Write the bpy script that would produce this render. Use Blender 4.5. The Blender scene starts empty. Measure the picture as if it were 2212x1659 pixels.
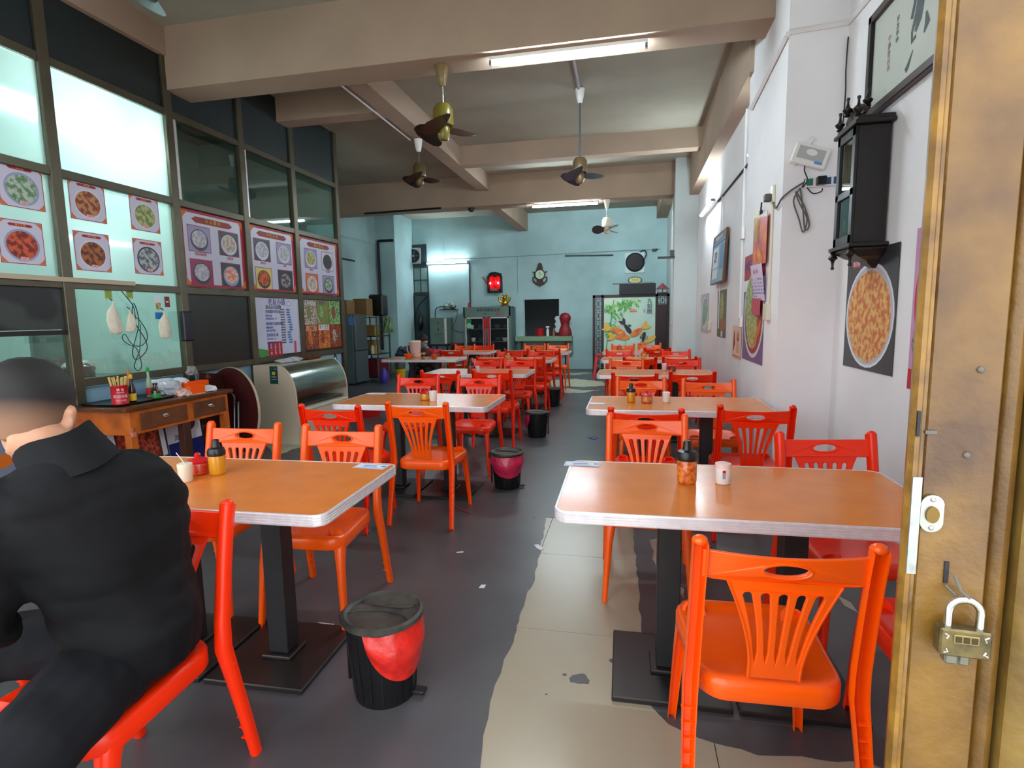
import bpy, bmesh, math, random
from mathutils import Vector, Matrix, noise
random.seed(7)
SC = bpy.context.scene
C = SC.collection
PI = math.pi
R = math.radians
# ------------------------------------------------------------------ camera, world, exposure
W, H, FPX = 2212.0, 1659.0, 1200.0
YAW, PIT, ROL = R(12.11), R(-6.93), R(-.965)
CH = 1.4
_f = Vector((-math.sin(YAW)*math.cos(PIT), math.cos(YAW)*math.cos(PIT), math.sin(PIT)))
_r0 = Vector((math.cos(YAW), math.sin(YAW), 0)); _u0 = _r0.cross(_f)
_r = _r0*math.cos(ROL)+_u0*math.sin(ROL); _u = -_r0*math.sin(ROL)+_u0*math.cos(ROL)
cd = bpy.data.cameras.new('camera'); cam = bpy.data.objects.new('camera', cd); C.objects.link(cam)
cd.sensor_fit = 'HORIZONTAL'; cd.sensor_width = 36; cd.lens = 36*FPX/W; cd.clip_start = .02; cd.clip_end = 200
cam.matrix_world = Matrix((( _r.x,_u.x,-_f.x,0),(_r.y,_u.y,-_f.y,0),(_r.z,_u.z,-_f.z,CH),(0,0,0,1)))
SC.camera = cam
SC.view_settings.view_transform = 'Standard'; SC.view_settings.look = 'None'
SC.view_settings.gamma = 1; SC.view_settings.use_curve_mapping = False
SC.view_settings.exposure = .86
WORLD_STR, TUBE_STR = 1.95, 150.0
wd = bpy.data.worlds.new('overcast_sky'); SC.world = wd; wd.use_nodes = True
wd.node_tree.nodes['Background'].inputs[0].default_value = (.93, .96, 1, 1)
wd.node_tree.nodes['Background'].inputs[1].default_value = WORLD_STR

def at(x, y, X=None, Y=None, Z=None):
    """point of the place measured in the photograph, on the plane X=, Y= or Z= where it lies"""
    d = (_r*(x-W/2)-_u*(y-H/2)+_f*FPX); c = Vector((0, 0, CH))
    t = (Z-CH)/d.z if Z is not None else (X/d.x if X is not None else Y/d.y)
    return c+d*t

# ------------------------------------------------------------------ helpers
def lin(c, a=1):
    f = lambda v: (v/255/12.92) if v/255 <= .04045 else ((v/255+.055)/1.055)**2.4
    return (f(c[0]), f(c[1]), f(c[2]), a)
MATS = {}
def mat(name, rgb, rough=.6, metal=0, var=0, vs=6, bump=0, bs=60, spec=.5, coat=0, rgb2=None, emit=0, alpha=1, trans=0, det=4, sharp=None, sss=0):
    if name in MATS: return MATS[name]
    m = bpy.data.materials.new(name); m.use_nodes = True; nt = m.node_tree; N = nt.nodes; L = nt.links
    p = N['Principled BSDF']
    p.inputs['Base Color'].default_value = lin(rgb); p.inputs['Roughness'].default_value = rough
    p.inputs['Metallic'].default_value = metal; p.inputs['Specular IOR Level'].default_value = spec
    p.inputs['Coat Weight'].default_value = coat; p.inputs['Coat Roughness'].default_value = .12
    p.inputs['Alpha'].default_value = alpha; p.inputs['Transmission Weight'].default_value = trans
    if emit: p.inputs['Emission Color'].default_value = lin(rgb); p.inputs['Emission Strength'].default_value = emit
    if sss: p.inputs['Subsurface Weight'].default_value = sss; p.inputs['Subsurface Radius'].default_value = (.01, .004, .002)
    if var or rgb2 or bump:
        tc = N.new('ShaderNodeTexCoord')
    if var or rgb2:
        n = N.new('ShaderNodeTexNoise'); n.inputs['Scale'].default_value = vs; n.inputs['Detail'].default_value = det
        L.new(tc.outputs['Object'], n.inputs['Vector'])
        mx = N.new('ShaderNodeMix'); mx.data_type = 'RGBA'
        a = lin(rgb); b = lin(rgb2) if rgb2 else tuple(v*(1-var) for v in a[:3])+(1,)
        mx.inputs['A'].default_value = a; mx.inputs['B'].default_value = b
        rp = N.new('ShaderNodeMapRange'); lo, hi = sharp or (.35, .68)
        rp.inputs['From Min'].default_value = lo; rp.inputs['From Max'].default_value = hi
        L.new(n.outputs['Fac'], rp.inputs['Value']); L.new(rp.outputs['Result'], mx.inputs['Factor'])
        L.new(mx.outputs['Result'], p.inputs['Base Color'])
    if bump:
        nb = N.new('ShaderNodeTexNoise'); nb.inputs['Scale'].default_value = bs; nb.inputs['Detail'].default_value = 5
        L.new(tc.outputs['Object'], nb.inputs['Vector'])
        bp = N.new('ShaderNodeBump'); bp.inputs['Strength'].default_value = bump; bp.inputs['Distance'].default_value = .01
        L.new(nb.outputs['Fac'], bp.inputs['Height']); L.new(bp.outputs['Normal'], p.inputs['Normal'])
    MATS[name] = m; return m

class MB:
    def __init__(s): s.v = []; s.f = []; s.m = []; s.cm = 0
    def add(s, vs, fs):
        o = len(s.v); s.v += [Vector(v) for v in vs]; s.f += [tuple(i+o for i in f) for f in fs]; s.m += [s.cm]*len(fs); return s
    def box(s, c, d, M=None):
        x, y, z = d[0]/2, d[1]/2, d[2]/2; c = Vector(c)
        vs = [Vector((a*x, b*y, e*z)) for a in (-1, 1) for b in (-1, 1) for e in (-1, 1)]
        vs = [c+(M@v if M else v) for v in vs]
        return s.add(vs, [(0,1,3,2),(4,6,7,5),(0,4,5,1),(2,3,7,6),(0,2,6,4),(1,5,7,3)])
    def bx(s, x0, x1, y0, y1, z0, z1):
        return s.box(((x0+x1)/2,(y0+y1)/2,(z0+z1)/2),(abs(x1-x0),abs(y1-y0),abs(z1-z0)))
    def rings(s, rs, closed=True, cap=True):
        n = len(rs[0]); vs = [v for r in rs for v in r]; fs = []
        for k in range(len(rs)-1):
            for i in range(n if closed else n-1):
                j = (i+1) % n; fs.append((k*n+i, k*n+j, (k+1)*n+j, (k+1)*n+i))
        if cap and closed: fs.append(tuple(range(n-1, -1, -1))); fs.append(tuple((len(rs)-1)*n+i for i in range(n)))
        return s.add(vs, fs)
    def lathe(s, prof, c=(0,0,0), n=24, M=None, sx=1, sy=1, cap=True):
        c = Vector(c); rs = []
        for r, z in prof:
            ring = [Vector((r*sx*math.cos(2*PI*i/n), r*sy*math.sin(2*PI*i/n), z)) for i in range(n)]
            rs.append([c+(M@v if M else v) for v in ring])
        return s.rings(rs, True, cap)
    def cyl(s, a, b, r0, r1=None, n=16):
        return s.tube([a, b], [r0, r0 if r1 is None else r1], n)
    def tube(s, pts, r, n=10, cap=True, flat=1):
        pts = [Vector(p) for p in pts]; rr = r if isinstance(r, (list, tuple)) else [r]*len(pts)
        rs = []; up = None
        for i, p in enumerate(pts):
            t = (pts[min(i+1, len(pts)-1)]-pts[max(i-1, 0)])
            t = t.normalized() if t.length > 1e-9 else Vector((0,0,1))
            if up is None: up = Vector((0,0,1)) if abs(t.z) < .9 else Vector((0,1,0))
            a = up.cross(t).normalized(); up = t.cross(a).normalized()
            rs.append([p+a*rr[i]*math.cos(2*PI*k/n)+up*rr[i]*flat*math.sin(2*PI*k/n) for k in range(n)])
        return s.rings(rs, True, cap)
    def sweep(s, sec, pts, xd, scales=None):
        """closed section (list of (a,b)) along pts; a along xd, b along the perpendicular"""
        rs = []; pts = [Vector(p) for p in pts]; xd = Vector(xd)
        for i, p in enumerate(pts):
            t = (pts[min(i+1, len(pts)-1)]-pts[max(i-1, 0)]).normalized(); b = t.cross(xd).normalized()
            k = scales[i] if scales else 1
            rs.append([p+xd*u*k+b*w*k for u, w in sec])
        return s.rings(rs, True, True)
    def ell(s, c, r, n=16, m=10, M=None):
        prof = [(max(math.sin(PI*k/m), .02), -math.cos(PI*k/m)) for k in range(m+1)]; c = Vector(c); rs = []
        for q, z in prof:
            ring = [Vector((r[0]*q*math.cos(2*PI*i/n), r[1]*q*math.sin(2*PI*i/n), r[2]*z)) for i in range(n)]
            rs.append([c+(M@v if M else v) for v in ring])
        return s.rings(rs)
    def join(s, o, M=None):
        return s.add([M@v if M else v for v in o.v], o.f)
    def xf(s, M): s.v = [M@v for v in s.v]; return s
    def mesh(s, name, mats, smooth=False, bevel=0, seg=1):
        me = bpy.data.meshes.new(name); me.from_pydata([tuple(v) for v in s.v], [], s.f)
        for m in (mats if isinstance(mats, (list, tuple)) else [mats]): me.materials.append(m)
        for p, k in zip(me.polygons, s.m): p.material_index = k
        bm = bmesh.new(); bm.from_mesh(me)
        bmesh.ops.recalc_face_normals(bm, faces=bm.faces)
        if bevel:
            es = [e for e in bm.edges if len(e.link_faces) == 2 and e.calc_face_angle(0) > R(35)]
            bmesh.ops.bevel(bm, geom=es, offset=bevel, segments=seg, profile=.6, affect='EDGES', clamp_overlap=True)
        bm.to_mesh(me); bm.free()
        if smooth: shade(me, 40 if smooth is True else smooth)
        return me
    def build(s, name, mats, parent=None, smooth=False, bevel=0, seg=1):
        return link(name, s.mesh(name, mats, smooth, bevel, seg), parent)
def shade(me, ang):
    me.polygons.foreach_set('use_smooth', [True]*len(me.polygons))
    bm = bmesh.new(); bm.from_mesh(me)
    for e in bm.edges: e.smooth = len(e.link_faces) == 2 and e.calc_face_angle(0) < R(ang)
    bm.to_mesh(me); bm.free()
def link(name, me, parent=None):
    o = bpy.data.objects.new(name, me); C.objects.link(o)
    if parent: o.parent = parent
    return o
def tag(o, label=None, cat=None, group=None, kind=None):
    if label: o['label'] = label
    if cat: o['category'] = cat
    if group: o['group'] = group
    if kind: o['kind'] = kind
    return o
def thing(name, label, cat, loc=(0,0,0), rz=0, group=None):
    o = bpy.data.objects.new(name, None); C.objects.link(o); o.location = loc; o.rotation_euler = (0,0,rz); o.empty_display_size = .1
    return tag(o, label, cat, group)
def struct(name, mb, m, parent=None, **k):
    o = mb.build(name, m, parent, **k)
    if not parent: o['kind'] = 'structure'
    return o
def copy_tree(o, parent=None):
    c = o.copy(); C.objects.link(c)
    if parent: c.parent = parent
    for ch in [x for x in bpy.data.objects if x.parent == o]: copy_tree(ch, c)
    return c
def dup(root, loc, rz, label, group=None):
    c = copy_tree(root); c.location = loc; c.rotation_euler = (0,0,rz); c['label'] = label
    if group: c['group'] = group
    return c
def temp_mesh(o):
    dg = bpy.context.evaluated_depsgraph_get(); dg.update()
    me = bpy.data.meshes.new_from_object(o.evaluated_get(dg)); bpy.data.objects.remove(o); return me
def plate(outer, holes=(), t=.01, bev=0, name='plate'):
    """flat plate in the XY plane from an outline with holes, thickness t"""
    cu = bpy.data.curves.new('c', 'CURVE'); cu.dimensions = '2D'; cu.fill_mode = 'BOTH'; cu.extrude = max(t/2-bev, 0); cu.bevel_depth = bev; cu.bevel_resolution = 1; cu.offset = -bev
    for pts in [outer]+list(holes):
        sp = cu.splines.new('POLY'); sp.points.add(len(pts)-1)
        for p, q in zip(sp.points, pts): p.co = (q[0], q[1], 0, 1)
        sp.use_cyclic_u = True
    o = bpy.data.objects.new('c', cu); C.objects.link(o); me = temp_mesh(o); me.name = name; return me
def to_mb(me, M=None, fn=None):
    b = MB(); vs = [v.co.copy() for v in me.vertices]
    if fn: vs = [fn(v) for v in vs]
    if M: vs = [M@v for v in vs]
    return b.add(vs, [tuple(p.vertices) for p in me.polygons])
def remesh(mb, name, mats, vox=.012, smooth_it=2, disp=0, dscale=.1, parent=None):
    o = link(name, mb.mesh(name, mats)); md = o.modifiers.new('r', 'REMESH'); md.mode = 'VOXEL'; md.voxel_size = vox; md.use_smooth_shade = True
    s = o.modifiers.new('s', 'SMOOTH'); s.iterations = smooth_it; s.factor = .5
    me = temp_mesh(o)
    if disp:
        for v in me.vertices:
            q = v.co/dscale; v.co += v.normal*disp*(noise.noise(q)+.5*noise.noise(q*2.3))
    me.name = name
    if not me.materials:
        for m in (mats if isinstance(mats, (list, tuple)) else [mats]): me.materials.append(m)
    me.polygons.foreach_set('use_smooth', [True]*len(me.polygons))
    return link(name, me, parent)
def rrect(w, h, r, n=5, cx=0, cy=0):
    pts = []
    for sx, sy, a0 in ((1,1,0),(-1,1,90),(-1,-1,180),(1,-1,270)):
        for k in range(n+1):
            a = R(a0+90*k/n); pts.append((cx+sx*(w/2-r)+r*math.cos(a), cy+sy*(h/2-r)+r*math.sin(a)))
    return pts
def oval(cx, cy, rx, ry, n=20, a0=0): return [(cx+rx*math.cos(2*PI*k/n+a0), cy+ry*math.sin(2*PI*k/n+a0)) for k in range(n)]
def text(s, size, m, parent, M, name='lettering', ext=.0004, align='CENTER'):
    cu = bpy.data.curves.new('t', 'FONT'); cu.body = s; cu.size = size; cu.extrude = ext; cu.align_x = align; cu.align_y = 'CENTER'; cu.resolution_u = 2
    o = bpy.data.objects.new('t', cu); C.objects.link(o); me = temp_mesh(o); me.transform(M); me.name = name
    me.materials.clear(); me.materials.append(m)
    return link(name, me, parent)
def frame(o, rt, up):
    rt = Vector(rt).normalized(); up = Vector(up).normalized(); n = rt.cross(up)
    return Matrix(((rt.x,up.x,n.x,o[0]),(rt.y,up.y,n.y,o[1]),(rt.z,up.z,n.z,o[2]),(0,0,0,1)))
LEFT = ((0,1,0),(0,0,1)); RIGHT = ((0,-1,0),(0,0,1)); BACK = ((1,0,0),(0,0,1))
def flat(elems, parent, M, name='print', base=.0008):
    """flat print: shapes ('r',cx,cy,w,h,mat) ('o',cx,cy,rx,ry,mat) ('p',pts,mat) stacked in paper-thin layers"""
    b = MB(); ms = []
    for k, e in enumerate(elems):
        z = base+k*.00012; m = e[-1]
        if m not in ms: ms.append(m)
        b.cm = ms.index(m)
        if e[0] == 'r': x, y, w, h = e[1:5]; pts = [(x-w/2,y-h/2),(x+w/2,y-h/2),(x+w/2,y+h/2),(x-w/2,y+h/2)]
        elif e[0] == 'o': pts = oval(*e[1:5], n=28)
        else: pts = e[1]
        b.add([M@Vector((p[0], p[1], z)) for p in pts], [tuple(range(len(pts)))])
    me = bpy.data.meshes.new(name); me.from_pydata([tuple(v) for v in b.v], [], b.f)
    for m in ms: me.materials.append(m)
    for p, q in zip(me.polygons, b.m): p.material_index = q
    return link(name, me, parent)
def sheet(name, label, cat, M, w, h, m, elems=(), texts=(), t=.0015, group=None):
    """a flat board or paper with its print; M maps the sheet's plane, origin at its centre"""
    o = thing(name, label, cat, M.translation, 0, group); Mi = Matrix.Translation(-M.translation)@M
    MB().box((0,0,t/2), (w,h,t)).xf(Mi).build('board', m, o)
    if elems: flat(elems, o, Mi, base=t+.0003)
    for s, x, y, size, tm in texts: text(s, size, tm, o, Mi@Matrix.Translation((x,y,t+.0003+.00012*(len(elems)+2))))
    return o

# ------------------------------------------------------------------ materials
M_wall = mat('painted_plaster_white', (246,244,246), .75, var=.10, vs=1.3, bump=.12, bs=25)
M_wallb = mat('painted_plaster_pale_blue', (184,218,220), .8, var=.3, vs=.8, bump=.12, bs=20)
M_ceil = mat('ceiling_whitewash', (168,164,148), .9, var=.24, vs=.9, bump=.2, bs=14)
M_beam = mat('beam_plaster', (174,152,132), .85, var=.12, vs=1.6, bump=.15, bs=20)
M_tile = mat('cream_floor_tile', (172,162,140), .28, var=.07, vs=3, bump=.02, bs=9)
M_paint = mat('worn_grey_floor_paint', (70,68,72), .36, rgb2=(88,87,90), vs=1.4, bump=.05, bs=30)
M_org = mat('orange_plastic', (255,92,4), .3, spec=.45, coat=.12)
M_red = mat('red_orange_plastic', (250,48,4), .32, spec=.4, coat=.08)
M_lam = mat('orange_brown_laminate', (226,130,52), .26, var=.10, vs=9, bump=.012, bs=40, coat=.1, spec=.35)
M_alu = mat('aluminium_edge', (232,228,232), .35, metal=.35, var=.12, vs=40)
M_blk = mat('black_painted_steel', (30,30,32), .5, var=.3, vs=12)
M_blkp = mat('black_plastic', (22,22,24), .35)
M_post = mat('brown_grey_aluminium', (96,90,74), .4, metal=.55, var=.2, vs=5)
M_dark = mat('dark_teal_board', (22,36,38), .45, var=.3, vs=2)
M_blue = mat('pale_blue_wall_paint', (136,178,200), .7, var=.12, vs=2)
M_wht = mat('white_plastic', (236,234,232), .35)
M_crm = mat('cream_plastic', (226,218,196), .4)
M_wood = mat('orange_varnished_wood', (204,104,30), .38, rgb2=(156,76,22), vs=7, bump=.04, bs=50)
M_woodd = mat('brown_drawer_wood', (118,66,30), .45, rgb2=(84,48,24), vs=9)
M_chr = mat('chrome', (225,225,228), .15, metal=1)
M_steel = mat('brushed_steel', (150,155,152), .32, metal=.8, var=.2, vs=8)
M_card = mat('brown_cardboard', (150,118,74), .8, var=.15, vs=6)
M_mar = mat('maroon_board', (78,18,16), .5, var=.2, vs=4)
M_redp = mat('red_plastic', (196,22,28), .35)
M_pap = mat('white_paper', (232,232,240), .6)
M_blackpap = mat('black_print', (20,20,26), .6)
M_yel = mat('yellow_print', (236,196,60), .6)
M_gold = mat('gold_foil', (214,170,50), .25, metal=.9)
M_dkw = mat('black_brown_wood', (24,19,17), .4, var=.3, vs=14)
M_navy = mat('navy_print', (22,40,120), .5)
def tube_mat(name, col, s):
    m = bpy.data.materials.new(name); m.use_nodes = True; nt = m.node_tree; nt.nodes.clear()
    e = nt.nodes.new('ShaderNodeEmission'); e.inputs[0].default_value = (*col, 1); e.inputs[1].default_value = s
    o = nt.nodes.new('ShaderNodeOutputMaterial'); nt.links.new(e.outputs[0], o.inputs[0]); return m
M_tube = tube_mat('lit_tube', (.78,.93,1), TUBE_STR)
M_tubew = tube_mat('lit_wall_tube', (.78,.93,1), TUBE_STR*.4)
M_tubek = tube_mat('lit_kitchen_tube', (.84,1,.99), TUBE_STR*.55)
def glass(name, tint=(.82,.93,.9), gloss=.12, rough=.02):
    m = bpy.data.materials.new(name); m.use_nodes = True; nt = m.node_tree; nt.nodes.clear(); N = nt.nodes.new
    t = N('ShaderNodeBsdfTransparent'); t.inputs[0].default_value = (*tint, 1)
    g = N('ShaderNodeBsdfGlossy'); g.inputs[1].default_value = rough; g.inputs[0].default_value = (.9,1,.98,1)
    lw = N('ShaderNodeLayerWeight'); lw.inputs[0].default_value = .5
    pw = N('ShaderNodeMath'); pw.operation = 'POWER'; pw.inputs[1].default_value = 4; nt.links.new(lw.outputs['Facing'], pw.inputs[0])
    ad = N('ShaderNodeMath'); ad.operation = 'MULTIPLY_ADD'; ad.inputs[1].default_value = .8; ad.inputs[2].default_value = gloss*.6; ad.use_clamp = True; nt.links.new(pw.outputs[0], ad.inputs[0])
    mx = N('ShaderNodeMixShader'); nt.links.new(ad.outputs[0], mx.inputs[0]); nt.links.new(t.outputs[0], mx.inputs[1]); nt.links.new(g.outputs[0], mx.inputs[2])
    o = N('ShaderNodeOutputMaterial'); nt.links.new(mx.outputs[0], o.inputs[0]); return m
def frosted(name):
    m = bpy.data.materials.new(name); m.use_nodes = True; nt = m.node_tree; nt.nodes.clear(); N = nt.nodes.new
    t = N('ShaderNodeBsdfRefraction'); t.inputs['Color'].default_value = (.90,1,.98,1); t.inputs['Roughness'].default_value = .34; t.inputs['IOR'].default_value = 1.35
    d = N('ShaderNodeBsdfTranslucent'); d.inputs[0].default_value = (.82,.95,.93,1)
    g = N('ShaderNodeBsdfGlossy'); g.inputs[1].default_value = .04
    m1 = N('ShaderNodeMixShader'); m1.inputs[0].default_value = .28; nt.links.new(t.outputs[0], m1.inputs[1]); nt.links.new(d.outputs[0], m1.inputs[2])
    m2 = N('ShaderNodeMixShader'); m2.inputs[0].default_value = .10; nt.links.new(m1.outputs[0], m2.inputs[1]); nt.links.new(g.outputs[0], m2.inputs[2])
    o = N('ShaderNodeOutputMaterial'); nt.links.new(m2.outputs[0], o.inputs[0]); return m
M_frost = frosted('frosted_pane_glass')
M_glass = glass('window_glass'); M_clear = glass('clear_glass', (.95,.96,.96), .04, .03)
# ================================================================== SETTING
XP, CZ = -4.2, 4.05
# floor: concrete slab, cream tiles laid on it, worn grey paint over the tiles
fl = struct('floor', MB().bx(-6.8,1.7,-3,15,-.12,-.012), mat('tile_bed', (120,114,102), .8))
M_tileback = mat('cream_tile_back', (186,186,160), .35, var=.15, vs=5)
def tilebox(x0, x1, y0, y1): return MB().bx(x0+.0015,x1-.0015,y0+.0015,y1-.0015,-.012,0)
for i in range(3):
    for j in range(5):
        x0 = -1.32+.8*i; y0 = -.24+.8*j+.16
        tilebox(x0, x0+.8, y0, y0+.8).build('floor_tile', M_tile, fl)
rest = MB()
for i in range(-6, 3):
    for j in range(-4, 18):
        x0 = -1.32+.8*i; y0 = -.08+.8*j
        if 0 <= i < 3 and 0 <= j < 5: continue
        rest.bx(max(x0,-6.8)+.0015, min(x0+.8,1.7)-.0015, y0+.0015, y0+.8-.0015, -.012, 0)
o = rest.build('floor_tiles', M_tileback, fl); o['kind'] = 'stuff'
def ragged(pts, amp, step=.04, seed=0):
    out = []; n = len(pts)
    for i in range(n):
        a = Vector(pts[i]).to_2d(); b = Vector(pts[(i+1) % n]).to_2d(); k = max(1, int((b-a).length/step))
        for j in range(k):
            p = a.lerp(b, j/k); q = Vector((p.x*9, p.y*9, seed)); r = Vector((p.x*31, p.y*31, seed))
            out.append((p.x+amp*(noise.noise(q)+.6*noise.noise(r)), p.y+amp*(noise.noise(q+Vector((5,5,5)))+.6*noise.noise(r+Vector((3,1,2))))))
    return out
def ground(px): return [tuple(at(x, y, Z=0)[:2]) for x, y in px]
big = ground([(1180,1118),(1165,1200),(1150,1262),(1128,1310),(1102,1400),(1062,1500),(1045,1590),(1040,1659)])
big += [(-.42,.2),(-.4,-.25),(1.5,-.25),(1.5,1.45)]+ground([(1870,1648),(1640,1630),(1500,1592),(1440,1566),(1405,1520),(1390,1400),(1378,1280),(1370,1160)])+[(.02,3.7)]
holes = [ragged(big, .012)]
for px in ([(1408,1168),(1440,1162),(1442,1228),(1412,1232)], [(1440,1240),(1475,1275),(1480,1300),(1450,1262)], [(1812,1285),(1840,1300),(1850,1322),(1826,1306)],
           [(1185,822),(1240,818),(1300,824),(1322,832),(1260,836),(1215,834),(1190,838)], [(1180,842),(1230,839),(1262,843),(1300,842),(1260,848),(1225,850)],
           [(1205,808),(1260,804),(1280,806),(1240,811)], [(560,950),(640,930),(660,960),(600,985)]):
    holes.append(ragged(ground(px), .03 if px[0][1] > 900 else .09, .05, 3))
pm = plate([(-6.8,-.3),(1.7,-.3),(1.7,14.6),(-6.8,14.6)], holes, .0016); pm.materials.append(M_paint); pm.transform(Matrix.Translation((0,0,.0009)))
link('paint_layer', pm, fl)
for px, s in (((1250,1468),.035), ((1325,1428),.02), ((1340,1450),.03), ((1220,1458),.008), ((1180,1500),.004)):
    c = at(*px, Z=0); me = plate(ragged([(c.x+s*math.cos(a)*1.1, c.y+s*math.sin(a)*.8) for a in [k*PI/4 for k in range(8)]], s*.45, s*.3, 9), (), .0012); me.materials.append(M_paint); me.transform(Matrix.Translation((0,0,.0007))); link('paint_spot', me, fl)
struct('ceiling', MB().bx(-6.9,1.7,.55,15,CZ,CZ+.2), M_ceil)
# beams
struct('trim_1', MB().bx(XP-.1,1.6,4.6,4.92,3.51,CZ), M_beam)
struct('trim_2', MB().bx(-6.5,1.3,10.55,10.95,3.5,CZ), M_beam)
struct('trim_3', MB().bx(-2.86,-2.64,4.92,10.55,3.77,CZ).bx(-2.86,-2.64,10.95,14.6,3.6,CZ), M_beam)
struct('trim_4', MB().bx(XP,-2.86,6.28,6.5,3.77,CZ), M_beam)
struct('trim_5', MB().bx(-2.64,1.0,8.7,8.92,3.77,CZ), M_beam)
struct('trim_6', MB().bx(XP-.1,XP+.06,.55,4.6,3.8,CZ), M_beam)
struct('trim_7', MB().bx(.97,1.25,5.3,10.3,3.42,CZ).bx(.6,1.25,10.95,14.6,3.75,CZ), M_beam)
# walls
struct('wall_back', MB().bx(-6.9,-2.79,14.6,14.8,0,CZ).bx(-2.79,-1.84,14.6,14.8,0,.86).bx(-2.79,-1.84,14.6,14.8,1.84,CZ).bx(-1.84,1.5,14.6,14.8,0,CZ), M_wallb)
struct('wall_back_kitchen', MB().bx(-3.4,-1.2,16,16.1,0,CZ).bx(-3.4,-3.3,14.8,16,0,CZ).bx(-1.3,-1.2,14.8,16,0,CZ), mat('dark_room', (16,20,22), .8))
struct('wall_left', MB().bx(-6.55,-6.35,7.7,14.6,0,CZ).bx(-6.35,-5.84,13.4,14.6,0,CZ), M_wallb)
struct('wall_left_kitchen', MB().bx(-6.6,-6.45,.4,7.7,0,CZ).bx(-6.45,XP-.04,7.62,7.72,0,CZ).bx(-6.45,XP-.04,.5,.6,0,CZ).bx(-6.45,-4.26,4.68,4.78,0,CZ), mat('kitchen_wall_paint', (206,224,220), .6, var=.08, vs=1))  # inner cross wall is added to keep the far kitchen unlit
struct('wall_right', MB().bx(1.36,1.6,.55,4.2,0,CZ).bx(1.0,1.6,4.2,5.45,0,CZ).bx(1.12,1.6,5.45,10.3,0,CZ), M_wall)
struct('wall_right_rear', MB().bx(.73,1.3,10.3,10.95,0,CZ).bx(.86,1.3,10.95,14.6,0,CZ), mat('pillar_paint', (212,222,222), .75, var=.08, vs=1.5))
struct('wall_front', MB().bx(-6.9,1.7,.35,.55,3.0,CZ+.2).bx(1.22,1.7,.35,.55,0,3.0), M_wall)  # lintel over the opening is out of view, put in to block light
struct('trim_8', MB().bx(XP-.12,XP-.02,.55,7.62,0,.90), M_blue)

# ---------------------------------------------------------------- glazed partition of the kitchen
pt = thing('wall_left_partition', 'tall grid partition of metal posts, glass panes and dark boards along the left side', 'partition', (XP,4,0)); pt['kind'] = 'structure'
del pt['category']
OP = Vector((XP,4,0)); inv = Matrix.Translation(-OP)
YP = [.62,1.4,2.4,3.48,4.6,5.58,6.53,7.6]; ZR = [.94,1.70,2.52,3.31]
for k, y in enumerate(YP): MB().bx(XP-.035,XP+.035,y-.042,y+.042,.0 if k == 7 else .02,CZ if k > 3 else CZ-.22).xf(inv).build('post', M_post, pt, bevel=.004)
for z in ZR:
    for a, b in zip(YP[:-1], YP[1:]): MB().bx(XP-.03,XP+.03,a+.042,b-.042,z-.032,z+.032).xf(inv).build('rail', M_post, pt, bevel=.004)
MB().bx(XP+.03,XP+.05,2.0,4.05,1.715,1.75).xf(inv).build('ledge_strip', mat('pale_wood_strip', (190,176,150), .6), pt)
M_mesh = mat('black_mesh_panel', (26,28,28), .45, rgb2=(52,60,58), vs=3.2, det=1, sharp=(.45,.55))
for i, (a, b) in enumerate(zip(YP[:-1], YP[1:])):
    a += .042; b -= .042
    MB().bx(XP-.012,XP+.008,a,b,3.342,CZ if i > 2 else CZ-.24).xf(inv).build('upper_board', M_dark, pt)
    MB().bx(XP-.004,XP+.001,a,b,2.552,3.278).xf(inv).build('pane', M_frost if i < 4 else M_glass, pt)
    MB().bx(XP-.004,XP+.001,a,b,1.732,2.488).xf(inv).build('pane', M_frost if i < 4 else M_glass, pt)
    if i in (3,): MB().bx(XP-.004,XP+.001,a,b,.972,1.668).xf(inv).build('pane', M_glass, pt)
    elif i < 3:
        MB().bx(XP-.01,XP+.01,a,b,1.36,1.668).xf(inv).build('mesh_panel', M_mesh, pt)
        MB().bx(XP-.01,XP+.02,a,b,1.32,1.355).xf(inv).build('cross_bar', M_dkw, pt)
        MB().bx(XP-.004,XP+.001,a,b,.972,1.318).xf(inv).build('pane', M_glass, pt)
    else: MB().bx(XP-.012,XP+.006,a,b,.972,1.668).xf(inv).build('lower_board', mat('black_board', (30,30,26), .35, var=.3, vs=3), pt)
    if i in (4,5): MB().bx(XP+.001,XP+.012,a+.02,a+.05,2.552,3.278).xf(inv).build('glazing_bead', M_alu, pt)
# trunking and pipes on the walls
def trunk(name, pts, label, m=M_crm, r=.012, cat='trunking', sq=True):
    b = MB(); 
    for p, q in zip(pts[:-1], pts[1:]): b.tube([p, q], r, 4 if sq else 8)
    return tag(b.build(name, m), label, cat)
trunk('cable_trunking', [(1.352,3.8,3.22),(1.352,4.19,3.24),(.995,4.19,3.22),(.988,4.2,3.2),(.988,5.3,3.12)], 'white cable trunking running round the upper part of the near right pillar', M_wht, .018)
trunk('cable_trunking', [(1.108,5.7,2.84),(1.108,7.95,2.86)], 'dark cable trunking between the two wall tubes on the right wall', M_dkw, .012)
trunk('cable_conduit', [(1.105,6.15,3.4),(1.105,6.15,1.25)], 'white vertical conduit on the recessed right wall beside the pillar', M_wht, .012)
trunk('cable_conduit', [(.99,4.42,2.2),(.99,4.42,1.45)], 'cream vertical conduit down the near right pillar', M_crm, .010)
trunk('cable_conduit', [(1.108,7.6,2.85),(1.108,7.6,1.2)], 'thin pale conduit above the far wall switch on the right wall', M_wht, .008)
trunk('cable_conduit', [(-2.9,4.95,3.76),(-2.9,7.3,3.76)], 'thin conduit along the underside of the long ceiling beam', M_alu, .012)
trunk('cable_conduit', [(-.59,4.95,4.03),(-.62,6.95,4.03)], 'grey conduit across the ceiling to the tall-rod fan', mat('grey_conduit', (150,150,158), .4), .02)
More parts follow.
